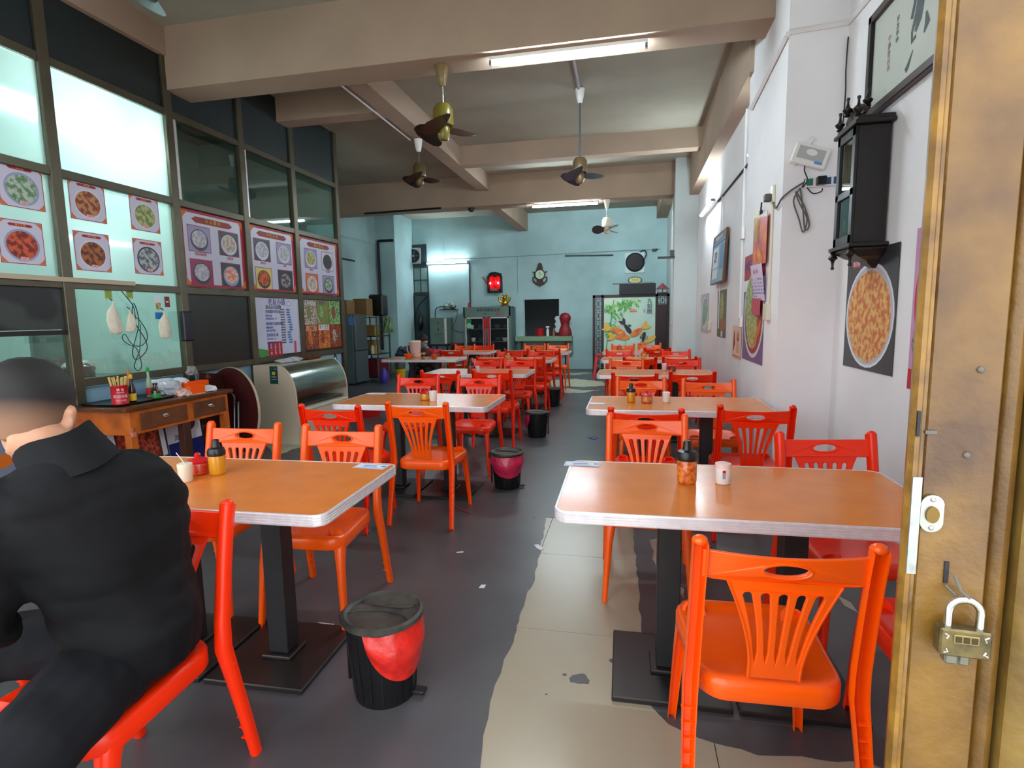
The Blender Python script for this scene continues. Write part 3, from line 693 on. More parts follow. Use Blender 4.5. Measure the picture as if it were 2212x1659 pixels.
for a_, b_, l in (((978,1092),(1016,1109),'red and white stick on the floor by the aisle chair'), ((1002,1062),(1018,1047),'shorter red stick beside the black table base')):
    p0, p1 = at(*a_, Z=.006), at(*b_, Z=.006); o = MB().cyl(p0-p0, p1-p0, .004, n=6).build('drinking_straw', mat('dark_red', (140,30,36), .5)); o.location = p0; tag(o, l, 'straw')
bit('paper_cup_piece', 'brown leaf scrap on the grey floor before the cream tiles', q((1150,1117),(1156,1116),(1157,1121),(1152,1121)), M_woodd)
# ================================================================== POSTERS ON THE PARTITION
M_dred = mat('crimson_print', (168,24,44), .5); M_orgp = mat('orange_print', (214,110,30), .5)
M_brn = mat('brown_print', (84,36,22), .5)
def food(name, c1, c2, vs=30): return mat('food_'+name, c1, .5, rgb2=c2, vs=vs, det=3, sharp=(.42,.58))
F_green = food('greens', (96,140,90), (186,200,190)); F_meat = food('braised_meat', (138,50,26), (190,140,90)); F_veg = food('noodles_greens', (190,190,130), (110,140,70))
F_red = food('red_stew', (120,30,18), (214,90,50)); F_brown = food('brown_braise', (92,40,14), (176,100,44)); F_grey = food('grey_soup', (90,96,110), (180,190,190))
F_white = food('white_porridge', (206,206,214), (160,166,180)); F_clam = food('clam', (176,150,130), (210,205,200)); F_shrimp = food('shrimp', (224,120,90), (236,214,200)); F_dark = food('dark_eel', (40,26,26), (170,160,160))
F_orange = food('orange_crab', (224,110,20), (150,40,10)); F_omel = food('omelette', (226,180,100), (200,110,50), 22); F_olive = food('olive_soup', (150,140,50), (190,190,130)); F_black = food('black_jelly', (60,36,36), (24,14,16))
def corner(x, y, sx, sy, s, m): return [('p',[(x,y),(x+sx*s,y),(x+sx*s*.55,y+sy*s*.35),(x+sx*s*.35,y+sy*s*.55),(x,y+sy*s)],m)]
def dish_poster(yc, zc, f, label, rim, dark=False, s=.305):
    M = frame((XP+.0025, yc, zc), *LEFT); h = s/2
    el = [('r',0,0,s*.985,s*.985,M_dred),('r',0,0,s*.95,s*.95,mat('poster_lilac_white', (206,206,226), .4))]
    for sx in (-1,1):
        for sy in (-1,1): el += corner(sx*h*.94, sy*h*.94, -sx, -sy, s*.14, M_orgp)
    el += [('p',[(-.085,.118),(-.07,.128),(.07,.128),(.085,.118),(.07,.108),(-.07,.108)],M_dred)]
    el += [('o',0,-.02,.118,.112,rim),('o',0,-.02,.105,.098,f),('o',-.012,.005,.045,.035,f),('r',.005,-.112,.055,.022,mat('price_chip', (232,180,176), .5))]
    o = sheet('dish_poster', label, 'poster', M, s, s, M_pap, el, [('烧 汁 牛 腩' if dark else '清 汤 面', 0,.118,.014,M_yel),('12元',.005,-.112,.014,M_dred)], group='single dish posters on the glass')
    return o
PL = mat('plate_white', (214,216,232), .4); PB = mat('plate_blue_grey', (150,160,200), .4); PD = mat('plate_dark', (50,44,60), .4)
dish_poster(3.24,2.365,F_green,'square poster of a dish with green leaves, upper one at the left edge',PB)
dish_poster(3.20,1.975,F_red,'square poster of a dark red stew, lower one at the left edge',PB,True)
dish_poster(3.73,2.355,F_meat,'square poster of noodles topped with braised meat and greens',PL)
dish_poster(3.73,1.965,F_brown,'square poster of a brown braised cutlet on a white plate',PL,True)
dish_poster(4.26,2.35,F_veg,'square poster of pale noodles with vegetables, upper right of the six',PL)
dish_poster(4.255,1.975,F_grey,'square poster of a grey-blue soup, lower right of the six',PD)
def big_menu(a, b, label, title, cells, names):
    z0, z1 = 1.745, 2.48; w, h = b-a, z1-z0; M = frame((XP+.006,(a+b)/2,(z0+z1)/2), *LEFT)
    el = [('r',0,0,w,h,M_dred),('r',-.012,0,w*.9,h*.93,mat('poster_cool_white', (204,208,230), .35))]
    for sx in (-1,1):
        for sy in (-1,1): el += corner(sx*w*.48, sy*h*.48, -sx, -sy, .09, M_orgp)
    el += [('p',[(-.30,.285),(-.25,.315),(.22,.315),(.27,.285),(.22,.255),(-.25,.255)],mat('banner_red', (150,34,24), .5))]
    tx = [(title, -.015, .285, .045, M_yel)]
    for k, ((bg, rim, f), nm) in enumerate(zip(cells, names)):
        cx = -.215+.43*(k % 2)*.97; cy = .10-.325*(k//2)
        el += [('r',cx,cy,.30,.255,M_dred),('r',cx,cy,.285,.24,bg),('o',cx,cy-.01,.118,.105,rim),('o',cx,cy+.0,.10,.085,f)]
        tx.append((nm, cx, cy-.15, .032, M_dred))
    return sheet('menu_poster', label, 'poster', M, w, h, M_dred, el, tx, .003, group='four-dish menu posters')
K1 = mat('cell_lilac', (150,150,196), .4); K2 = mat('cell_plum', (150,24,84), .4); K3 = mat('cell_ink', (34,28,54), .4); K4 = mat('cell_yellow', (222,200,110), .4); K5 = mat('cell_orange', (216,110,60), .4)
big_menu(4.645,5.535,'large red-bordered menu poster with four clay-pot dishes, left of three','大 众 靓 粥',[(K1,PD,F_white),(K3,PL,F_clam),(K2,PD,F_white),(K3,PB,F_shrimp)],['花蛤鱼蚝粥','花蛤汤','鱼蚝粥','海鲜粥'])
big_menu(5.625,6.485,'large red-bordered menu poster with four dishes, middle of three','特 色 小 食',[(K3,PL,F_white),(K1,PL,F_white),(K4,PD,F_orange),(K3,PD,F_dark)],['鱼丸汤','白粥','南瓜饼','鱼皮'])
big_menu(6.575,7.555,'large red-bordered menu poster with four soups, nearest the fridge','糖 水 甜 品',[(K1,PL,F_olive),(PL,PD,F_black),(K5,PL,F_clam),(K1,PD,F_green)],['绿豆汤','龟苓膏','豆腐花','海带汤'])
# price list
M = frame((XP+.010,6.06,1.33), *LEFT); M_violet = mat('violet_print', (96,50,150), .5); M_cbl = mat('cobalt_print', (44,70,160), .5)
el = []; tx = [('老友小镇', -.02,.285,.085,M_violet)]
el += [('o',.22,.275,.04,.03,M_violet),('o',.22,.275,.034,.024,M_pap)]
tx += [('进店必点招牌', -.24,.225,.05,M_blackpap)]
rows = [('老味糯米鸡扒饭',.172,.042,M_cbl),('煎蛋 肉丝',.125,.03,M_cbl),('免费加饭加汤一份',.09,.026,M_violet),('秘制肥叉烧双拼饭',.03,.042,M_cbl),('鸡腿 排骨',-.015,.03,M_cbl),('卤蛋 青菜 例汤',-.05,.026,M_violet),('营养炖汤 粥',-.105,.042,M_cbl),('冬瓜 老鸭 一元',-.15,.026,M_violet),('粉面加料',-.20,.042,M_cbl),('牛腩 云吞 鱼蛋',-.243,.026,M_violet)]
for s_, y, z, m_ in rows: tx.append((s_, -.25, y, z, m_))
for k in range(14):
    y = .20-.031*k; el.append(('r',.20+.02*((k//3) % 3),y,.08,.022,mat('price_blue', (120,150,210), .5))); tx.append(('%d元' % (8+(k*3) % 9), .20+.02*((k//3) % 3), y, .02, M_cbl)); tx.append(('排骨饭汤粉'[k % 4:k % 4+2]+'套餐', .08, y, .022, M_violet if k % 4 == 3 else M_blackpap))
el += [('p',[(-.46,-.24),(-.46,-.33),(-.36,-.36),(-.22,-.345),(-.22,-.28)],mat('leaf_print', (70,150,70), .5)),('r',-.10,-.27,.27,.175,mat('scarlet_print', (182,24,40), .5)),('r',.31,-.27,.045,.16,mat('pink_print', (206,80,110), .5))]
w_ = MB().box((0,0,0),(.86,.0015,.70))
o = sheet('price_list', 'white price list with violet title, blue lines and a red square, on the dark board', 'sign', M, .86, .68, mat('pale_blue_paper', (208,214,236), .45), el, [], .002)
Mi = Matrix.Translation(-M.translation)@M
for s_, x_, y_, z_, m_ in tx: text(s_, z_, m_, o, Mi@Matrix.Translation((x_,y_,.0052)), align='LEFT' if x_ in (-.24,-.25) else 'CENTER')
for k, col in enumerate(('欢迎食用','凡购此粉','足吃一碗')): 
    text('\n'.join(col), .034, M_pap, o, Mi@Matrix.Translation((-.02-.08*k,-.27,.0056)))
# skewer board
M = frame((XP+.010,7.07,1.335), *LEFT)
F_sk = [food('skewer_a', (120,104,84), (210,200,190), 40), food('skewer_b', (90,160,60), (150,110,70), 30), food('skewer_c', (40,130,90), (170,200,120), 30), food('skewer_d', (170,80,40), (110,40,20), 30), food('skewer_e', (220,150,50), (190,60,30), 34), food('skewer_f', (176,72,36), (110,36,20), 22)]
el = []
for k in range(6):
    cx = -.31+.31*(k % 3); cy = .165-.33*(k//3); el.append(('r',cx,cy,.30,.33,F_sk[k])); el.append(('p',[(cx-.03,cy-.12),(cx-.02,cy-.12),(cx+.09,cy+.06),(cx+.08,cy+.07)],F_sk[(k+3) % 6])); el.append(('o',cx-.04,cy,.05,.09,F_sk[(k+1) % 6]))
el += [('r',0,-.04,.26,.07,M_pap),('r',-.31,-.05,.26,.075,mat('peach_print', (214,140,90), .5)),('r',.34,-.18,.09,.035,M_blackpap),('p',[(-.10,.02),(-.085,.02),(-.17,.12),(-.18,.115)],M_pap)]
sheet('skewer_board', 'colourful photo board of skewers and grilled meat beside the price list', 'poster', M, .93, .66, M_brn, el, [('章十五签',0,-.04,.06,M_blackpap),('炸腿',-.31,-.05,.05,M_navy),('串串香',-.31,.29,.05,M_pap),('烤金针',-.02,.29,.05,M_violet),('青菜',.31,.29,.05,mat('leaf_print', (70,150,70), .5)),('烧烤',.34,-.18,.03,M_pap)], .003)
# ---- things hung on the near glass
def hook_bag(p, label, s=1.0, seed=1):
    o = thing('hanging_cloth_bag', label, 'bag', p, 0, 'cream cloth bags on glass hooks'); b = MB(); n = 20; rs = []
    for z, r in ((0,.006),(-.04,.012),(-.07,.03),(-.10,.045),(-.16,.06),(-.22,.058),(-.26,.048),(-.275,.02)):
        rs.append([(( r*s*.5*(1+.35*noise.noise(Vector((math.cos(a)*2,math.sin(a)*2,z*14+seed))))*math.cos(a))+.03, r*s*(1+.4*noise.noise(Vector((math.cos(a)*1.6,math.sin(a)*1.6,z*9+seed*3))))*math.sin(a)+.01*math.sin(z*20+seed), z*s) for a in [2*PI*k/n for k in range(n)]])
    b.rings(rs); b.build('cloth', mat('cream_cloth', (236,230,208), .85, var=.1, vs=30, bump=.3, bs=60), o, smooth=True)
    MB().cyl((.004,0,.02),(.03,0,0),.004,n=6).build('hook', M_blkp, o)
    return o
def onp(x, y, dx=0): v = at(x, y, X=XP+.002+dx); return v
hook_bag(onp(236,650), 'cream cloth bag hanging on the left green hook card of the kitchen glass', 1.0, 1)
hook_bag(onp(274,668), 'smaller greyish cloth bag on the second green hook card', .72, 4)
hook_bag(onp(347,670), 'cream cloth bag hanging beside the black box on the glass', .95, 8)
for (x, y), l in (((234,636),'yellow-green hook card left of the black cable'), ((280,636),'yellow-green hook card behind the black cable')):
    sheet('hook_card', l, 'card', frame(onp(x,y), *LEFT), .065, .07, mat('lime_card', (176,190,90), .4), [('r',0,0,.05,.05,mat('lime_card_dark', (140,170,60), .4))])
sheet('leaflet', 'small white leaflet with a green picture taped to the glass', 'paper', frame(onp(341,654), *LEFT), .07, .12, M_pap, [('r',0,-.03,.055,.06,F_olive)])
sheet('leaflet', 'small dark red leaflet taped high on the glass by the post', 'paper', frame(onp(361,652), *LEFT), .055, .095, mat('dark_red_paper', (130,26,44), .5), [('r',0,0,.03,.012,M_pap)])
sheet('leaflet', 'bright blue card behind the right cloth bag', 'paper', frame(onp(344,682), *LEFT), .085, .06, mat('azure_card', (20,120,190), .5), [])
o = tag(MB().bx(XP+.036,XP+.09,4.50,4.62,1.22,1.50).build('wall_box', mat('navy_black_box', (18,20,36), .3), bevel=.01), 'narrow black box hung on the post beside the cloth bag', 'box')
# coil of black cable
pts = []
ca = [(252,610),(262,628),(276,645),(288,662),(292,680),(296,705),(312,730),(318,752),(306,770),(292,776),(286,760),(292,735),(300,700),(296,672),(288,655),(286,680),(300,690),(316,715),(317,735),(302,748),(284,742),(270,722),(264,730),(274,742),(292,750),(300,764),(306,790),(299,801),(290,792),(296,772),(302,755),(303,700)]
v0 = at(280,690,X=XP+.02)
cu = MB(); P3 = [at(x, y, X=XP+.015+.012*((i*7) % 3)) for i, (x, y) in enumerate(ca)]
def smooth_path(P, k=4):
    P = [Vector(p) for p in P]
    out = []; n = len(P)
    for i in range(n-1):
        a, b, c, d = P[max(i-1,0)], P[i], P[i+1], P[min(i+2,n-1)]
        for j in range(k):
            t = j/k; out.append(.5*((2*b)+(c-a)*t+(2*a-5*b+4*c-d)*t*t+(3*b-a-3*c+d)*t**3))
    return out+[P[-1]]
tag(cu.tube(smooth_path(P3), .0035, 6).build('cable_coil', mat('navy_black_cable', (14,20,40), .4), smooth=True), 'coiled black cable hanging down the kitchen glass', 'cable')
# inside the kitchen
kt = thing('kitchen_counter', 'pale kitchen counter behind the glass', 'counter', (-5.2,3,0))
MB().bx(-.35,.35,-2.0,1.6,0,.86).build('cabinet', mat('counter_front', (150,170,166), .5), kt); MB().bx(-.38,.38,-2.0,1.62,.86,.90).build('countertop', M_steel, kt)
def pot(p, r, h, label, lid=True):
    o = thing('cooking_pot', label, 'pot', p, 0)
    MB().lathe([(r*.95,0),(r,.01),(r,h),(r*1.04,h+.004)], n=32).build('pot_body', M_steel, o, smooth=True)
    if lid: MB().lathe([(r*1.05,h),(r*1.05,h+.01),(r*.8,h+.05),(r*.2,h+.08),(.002,h+.083)], n=32).build('pot_lid', M_chr, o, smooth=True); MB().lathe([(.012,h+.08),(.014,h+.10),(.03,h+.11),(.03,h+.12),(.002,h+.125)]).build('knob', M_blkp, o, smooth=True)
    for s in (-1,1): MB().tube([(0,s*r,h*.7),(0,s*(r+.04),h*.72),(.0,s*(r+.04),h*.8),(0,s*r,h*.8)], .007, 6).build('handle', M_blkp, o)
    return o
pot((-4.95,3.25,.90), .17, .14, 'wide steel pot with domed lid in the kitchen, behind the man\'s head')
pot((-4.85,4.05,.90), .12, .12, 'smaller steel pot seen through the clear kitchen pane')
bowl((-5.0,3.7,.90), 'plastic tub with yellow lid in the kitchen', M_yel, .10, .11)
MBk = MB(); MBk.bx(-5.3,-5.26,4.0,4.4,.9,1.3).bx(-5.3,-4.9,4.02,4.05,1.28,1.3); tag(MBk.build('dish_shelf', M_steel), 'small steel dish shelf on the kitchen counter', 'shelf')

# ================================================================== LONG DESK WITH DRAWERS
dk = thing('drawer_desk', 'orange varnished wooden desk with two brown drawers under the kitchen glass', 'desk', (-3.9,3.92,0))
b = MB().bx(-.30,.28,-.58,.56,.745,.775); b.build('desktop', mat('dark_brown_top', (70,40,18), .35, rgb2=(110,62,26), vs=9), dk, bevel=.004)
MB().bx(-.27,.255,-.53,.51,.56,.745).build('drawer_case', M_wood, dk, bevel=.003)
for y0, y1 in ((-.44,.02),(.09,.47)):
    d = MB().bx(.255,.262,y0,y1,.585,.715).build('drawer', M_woodd, dk, bevel=.002)
    yc = (y0+y1)/2; MB().tube([(.262,yc-.028,.665),(.278,yc-.024,.66),(.283,yc,.655),(.278,yc+.024,.66),(.262,yc+.028,.665)], .006, 8, flat=.8).ell((.264,yc,.668),(.008,.03,.012),12,6).build('cup_handle', M_chr, d, smooth=True)
for x in (-.24,.225):
    for y in (-.50,.485): MB().bx(x-.03,x+.03,y-.03,y+.03,0,.56).build('leg', M_wood, dk, bevel=.003)
MB().bx(.195,.255,-.03,.05,0,.56).build('leg', mat('dark_leg', (70,34,16), .5), dk, bevel=.003)
pl = thing('small_padlock', 'small pink-faced padlock on the desk beside the left drawer', 'padlock', (-3.635,3.40,.58))
MB().bx(-.003,.012,-.018,.018,-.028,.008).build('lock_body', mat('pinkish_brass', (206,120,110), .4), pl, bevel=.002)
MB().tube([(.004,-.012,.005),(.004,-.012,.035),(.004,0,.045),(.004,.012,.035),(.004,.012,.005)], .003, 6).build('shackle', M_chr, pl, smooth=True)
DZ = .776
def ond(x, y, dz=0): v = at(x, y, Z=.775); return (v.x, v.y, DZ+dz)
tr = thing('serving_tray', 'dark metal tray at the left end of the drawer desk', 'tray', (-3.93,3.68,DZ))
b = MB(); b.rings([[Vector((x, y, z)) for x, y in rrect(w_, d_, .03, 4)] for w_, d_, z in ((.36,.52,0),(.40,.56,.014),(.39,.55,.014),(.35,.51,.003))]); b.build('tray_body', mat('dark_tray_metal', (60,60,64), .25, metal=.8), tr, smooth=40)
c_ = thing('chopstick_can', 'red drum packed with wooden chopsticks, on the tray', 'container', (-3.83,3.50,DZ+.004))
MB().lathe([(.055,0),(.057,.004),(.057,.012),(.055,.016),(.055,.135),(.058,.139),(.058,.147),(.052,.15),(.05,.10),(.003,.10)], n=28).build('can', mat('red_tin', (196,24,36), .35), c_, smooth=True)
random.seed(3)
for k in range(26):
    a = random.random()*6.28; r_ = .042*math.sqrt(random.random()); tx_ = random.uniform(-.35,.35); ty_ = random.uniform(-.3,.3)
    p0 = Vector((r_*math.cos(a)*.6, r_*math.sin(a)*.6,.02)); p1 = Vector((r_*math.cos(a)+.02*math.cos(a), r_*math.sin(a)+.025*math.sin(a),.205+.012*random.random()))
    MB().cyl(p0, p1, .0028, .0038, 6).build('chopstick', mat('bamboo', (224,196,120), .5), c_)
Mi = Matrix.Translation((.0,0,0))
for k, (s_, z_, sz) in enumerate((('筷 笼',.115,.022),('XIANG',.095,.016),('欢迎光临',.065,.026),('WELCOME',.035,.014))):
    me_o = text(s_, sz, M_pap, c_, Matrix.Identity(4))
    for v in me_o.data.vertices: a = v.co.x/.0562-R(35); v.co = Vector(((.0562+v.co.z)*math.cos(a), (.0562+v.co.z)*math.sin(a), z_+v.co.y))
def sbottle(p, label, body, cap, lab, r=.026, h=.15, neck=.07):
    o = thing('sauce_bottle', label, 'bottle', p, 0, 'bottles on the drawer desk')
    MB().lathe([(r*.9,0),(r,.004),(r,h*.62),(r*.9,h*.72),(r*.42,h),(r*.40,h+neck*.8)]).build('bottle_body', body, o, smooth=True)
    MB().lathe([(r*.46,h+neck*.5),(r*.5,h+neck*.52),(r*.48,h+neck*.95),(r*.1,h+neck)]).build('cap', cap, o, smooth=True)
    MB().lathe([(r*1.02,h*.08),(r*1.03,h*.09),(r*1.03,h*.45),(r*1.02,h*.46)], cap=False).build('label_band', lab, o, smooth=True)
    return o
M_soy = mat('dark_soy', (44,16,8), .15, coat=.6); M_grn = mat('green_label', (40,140,60), .45)
sbottle((-3.84,3.62,DZ+.004), 'dark sauce bottle with yellow label and yellow cap, second from the chopstick drum', M_soy, M_yel, M_yel)
sbottle((-3.90,3.66,DZ+.004), 'amber oil bottle with orange cap behind the dark bottle', mat('amber_oil', (176,96,30), .15, coat=.6), M_orgp, mat('orange_label', (214,120,50), .5), .028, .18, .06)
sbottle((-3.90,3.56,DZ+.004), 'slim dark green bottle hidden beside the chopstick drum', mat('dark_green_glass', (30,50,30), .15), M_yel, M_yel, .022, .14, .05)
sbottle((-3.80,3.80,DZ+.004), 'soy bottle with green lower label, black shoulder and wide body, on the tray', M_soy, M_blkp, M_grn, .036, .10, .03)
sbottle((-3.96,3.90,DZ+.004), 'slender bottle with bright green cap behind the soy bottle', mat('clear_green', (150,180,150), .2), mat('bright_green', (20,170,60), .4), M_redp, .024, .17, .08)
def crumple(name, label, cat, p, r, m, seed, fl_=.6, disp=.4):
    me = bpy.data.meshes.new(name); bm = bmesh.new(); bmesh.ops.create_icosphere(bm, subdivisions=4, radius=1)
    for v in bm.verts:
        d = v.co.normalized(); n_ = noise.noise(d*1.7+Vector((seed,0,0)))+.6*abs(noise.noise(d*4+Vector((0,seed,0))))+.3*abs(noise.noise(d*9+Vector((0,0,seed))))
        q_ = d*(1+disp*n_); v.co = Vector((q_.x*r[0], q_.y*r[1], max(q_.z*r[2], -r[2]*fl_)))
    for v in bm.verts: v.co.z += r[2]*fl_
    bm.to_mesh(me); bm.free(); me.materials.append(m); shade(me, 28); o = link(name, me); o.location = p; return tag(o, label, cat)
M_bagc = mat('translucent_bag', (206,214,226), .2, var=.2, vs=8, coat=.6)
crumple('plastic_bag', 'crumpled clear plastic bag of food on the desk behind the orange box', 'bag', (-3.93,4.07,DZ), (.08,.10,.07), M_bagc, 3)
crumple('plastic_bag', 'small plastic bag with red vegetables at the front of the desk', 'bag', (-3.72,4.0,DZ), (.045,.06,.04), mat('reddish_bag', (214,110,100), .25, rgb2=(220,220,200), vs=20), 9)
crumple('plastic_bag', 'grey wispy plastic bag on top of the white packs', 'bag', (-4.0,4.42,DZ+.135), (.035,.05,.05), mat('grey_bag', (140,144,140), .3), 14)
crumple('tissue_heap', 'heap of white tissue beside the orange boxes on the desk', 'tissue', (-3.73,4.29,DZ), (.05,.09,.03), M_pap, 5)
crumple('tissue_pack', 'white and blue tissue pack at the back of the desk', 'tissue', (-4.02,4.28,DZ), (.09,.10,.075), M_pap, 6, disp=.15)
o = tag(MB().box((0,0,.065),(.10,.16,.13)).build('tissue_pack', mat('white_blue_pack', (228,228,236), .4, rgb2=(60,80,170), vs=6, sharp=(.6,.62)), bevel=.01), 'square white pack with blue print, back of the desk', 'box'); o.location = (-4.03,4.10,DZ+.0)
for p, l, s_ in (((-3.71,4.12,DZ),'front one of the two bright orange boxes on the desk',(.06,.15,.075)), ((-3.90,4.32,DZ),'rear one of the two bright orange boxes on the desk',(.08,.26,.085))):
    o = thing('orange_box', l, 'box', p, R(-4), 'orange boxes on the desk'); b = MB().bx(-s_[0]/2,s_[0]/2,-s_[1]/2,s_[1]/2,0,.006)
    for sx in (-1,1): b.bx(sx*s_[0]/2-.002,sx*s_[0]/2+.002,-s_[1]/2,s_[1]/2,0,s_[2]); b.bx(-s_[0]/2,s_[0]/2,sx*s_[1]/2-.002,sx*s_[1]/2+.002,0,s_[2])
    b.build('box_walls', M_org, o); MB().bx(s_[0]/2,s_[0]/2+.006,-s_[1]/2,s_[1]/2,0,.005).build('foot_strip', M_crm, o)
# posters and carton under the desk
sheet('floor_poster', 'blue and white poster with a red food picture under the desk', 'poster', Matrix.Translation((-3.98,3.78,.31))@Matrix.Rotation(R(-8),4,'Y')@frame((0,0,0),*LEFT), .52, .56, M_pap, [('r',0,.07,.42,.30,M_brn),('r',0,.08,.38,.25,F_red),('p',[(-.26,-.28),(.26,-.28),(.26,-.06),(-.1,-.10),(-.26,-.14)],M_navy)], [('煲仔饭',.06,-.2,.07,M_pap)], .003)
sheet('floor_poster', 'blue and white poster standing right of the first one under the desk', 'poster', Matrix.Translation((-4.0,4.28,.31))@Matrix.Rotation(R(-6),4,'Y')@frame((0,0,0),*LEFT), .40, .58, M_pap, [('r',0,-.14,.4,.30,M_navy),('o',.05,.16,.09,.07,M_brn)], [('海 鲜',-.06,.05,.06,M_navy)], .003)
crumple('plastic_bag', 'grey plastic bag on the floor under the desk', 'bag', (-3.80,3.72,.0), (.10,.13,.10), mat('grey_bag', (140,144,140), .3), 22)

P_ = at(22,1010,X=XP+.02)
sheet('floor_poster', 'grey-blue poster with orange blobs low on the blue wall, left of the seated man', 'poster', frame((XP+.0,P_.y,P_.z),*LEFT), .62, .46, mat('slate_paper', (120,130,150), .5), [('o',-.05,.05,.10,.05,M_orgp),('o',.12,.0,.06,.035,M_orgp),('o',.08,-.12,.08,.03,M_orgp),('r',-.2,-.1,.12,.2,M_pap)])
# ---- folded round table, board, display case
rt = thing('folded_round_table', 'folded round table with maroon underside and steel legs, leaning on end', 'table', (-3.98,4.88,.02))
Mr = Matrix.Translation((0,0,.46))@Matrix.Rotation(R(71),4,'Z')@Matrix.Rotation(R(-90+4),4,'Y')
b = MB().lathe([(.455,-.012),(.46,-.008),(.46,.010),(.455,.012)], n=48).xf(Mr); b.build('round_top', mat('pale_table_rim', (190,170,140), .5), rt, smooth=30)
Mr2 = Mr@Matrix.Translation((0,0,-.0135)); 
for sgn in (1,): MB().lathe([(.452,-.001),(.452,.001)], n=48).xf(Mr@Matrix.Translation((0,0,sgn*.0135))).build('underside', mat('maroon_underside', (74,20,20), .5, var=.2, vs=5), rt)
ft = MB(); fz = .035
for y_ in (-.17,.17): ft.tube([Mr@Vector((-.42,y_,fz)), Mr@Vector((.12,y_,fz))], .011, 8)
ft.tube([Mr@Vector((.0,-.12,fz+.01)), Mr@Vector((.17,-.12,fz+.01)), Mr@Vector((.20,-.08,fz+.01)), Mr@Vector((.20,.08,fz+.01)), Mr@Vector((.17,.12,fz+.01)), Mr@Vector((-.35,.12,fz+.01))], .011, 8).tube([Mr@Vector((-.38,-.12,fz+.01)), Mr@Vector((.0,-.12,fz+.01))], .011, 8)
ft.build('folding_legs', M_steel, rt, smooth=True)
MB().box(Mr@Vector((.27,.17,.03)),(.05,.05,.03)).box(Mr@Vector((-.08,.15,.03)),(.05,.05,.03)).build('leg_brackets', M_steel, rt)
lb = thing('leaning_board', 'dark brown marbled board leaning between the desk and the round table', 'board', (-4.08,4.62,.0))
MB().box((0,0,.45),(.02,.36,.9), None).xf(Matrix.Rotation(R(0),4,'Z')@Matrix.Rotation(R(-9),4,'X')).build('board_panel', mat('marbled_brown', (60,26,18), .3, rgb2=(130,70,50), vs=9, det=6, sharp=(.55,.62)), lb, bevel=.008)
ds = thing('display_case', 'cream curved display case with steel shelves behind bent glass, under the menus', 'display case', (-3.92,6.15,0))
cy0, cy1 = -.62, .52
def case_prof(k=1): 
    p = [(-.26,0),(.26,0),(.26,.52)]; 
    for i in range(1,9): a = R(90*i/8); p.append((.26-.22*(1-math.cos(a)), .52+.38*math.sin(a)*1.0))
    return p+[(-.26,.90)]
M_case = mat('cream_case', (214,200,176), .45, var=.06, vs=2)
for y_ in (cy0, cy1):
    pr_ = case_prof(); b = MB().rings([[Vector((x, y_-.012, z)) for x, z in pr_],[Vector((x, y_+.012, z)) for x, z in pr_]]); b.build('side_panel', M_case, ds)
MB().bx(-.25,.25,cy0,cy1,.0,.40).build('case_base', M_case, ds)
MB().bx(-.26,-.24,cy0,cy1,.4,.9).bx(-.26,.05,cy0,cy1,.885,.9).build('case_back', M_case, ds)
for z_ in (.42,.56,.70): MB().bx(-.22,.16 if z_ > .5 else .22,cy0+.02,cy1-.02,z_,z_+.012).build('case_shelf', M_steel, ds)
gp = [(x, z) for x, z in case_prof()[2:-1]]; b = MB(); b.rings([[Vector((x-.004, y_, z)) for x, z in gp] for y_ in (cy0+.013, cy1-.013)], False, False); b.rings([[Vector((x-.001, y_, z)) for x, z in gp] for y_ in (cy0+.013, cy1-.013)], False, False); b.build('curved_glass', glass('case_glass', (.82,.9,.88), .2, .18), ds, smooth=60)
MB().bx(.235,.262,cy0+.0,cy1,.36,.40).build('case_lip', M_crm, ds)
sheet('case_sticker', 'dark green sticker with a yellow emblem on the end of the display case', 'sticker', frame((-3.92,6.15+cy0-.0135,.79), (1,0,0),(0,0,1)), .10, .20, mat('bottle_green_print', (20,74,66), .5), [('o',0,.02,.022,.018,M_yel),('r',0,.02,.03,.01,M_orgp),('r',.025,.07,.028,.028,M_steel),('r',0,-.02,.06,.006,M_pap),('r',0,-.05,.07,.004,M_pap)])
crumple('plastic_bag', 'wrinkled clear bags lying on top of the display case', 'bag', (-4.0,5.95,.905), (.08,.20,.03), M_bagc, 31)
crumple('cloth_heap', 'brown cloth heaped on the far end of the display case', 'cloth', (-4.02,6.42,.905), (.08,.24,.04), mat('brown_cloth', (92,54,26), .9, var=.3, vs=20), 33, disp=.2)
wt = sheet('wall_picture', 'pale blue panel with a black and white bird-like figure above the display case', 'picture', frame((XP+.002,7.07,.81), *LEFT), .9, .18, M_blue, [('p',oval(.28,.02,.045,.07),M_blackpap),('p',oval(.28,.0,.028,.05),M_pap)])
o = thing('red_basin', 'red plastic basin on the floor beyond the display case', 'basin', (-3.72,7.35,.0)); MB().lathe([(.16,0),(.17,.004),(.235,.17),(.245,.175),(.245,.182),(.232,.178),(.165,.01),(.003,.01)], n=32).build('basin_wall', M_redp, o, smooth=True)
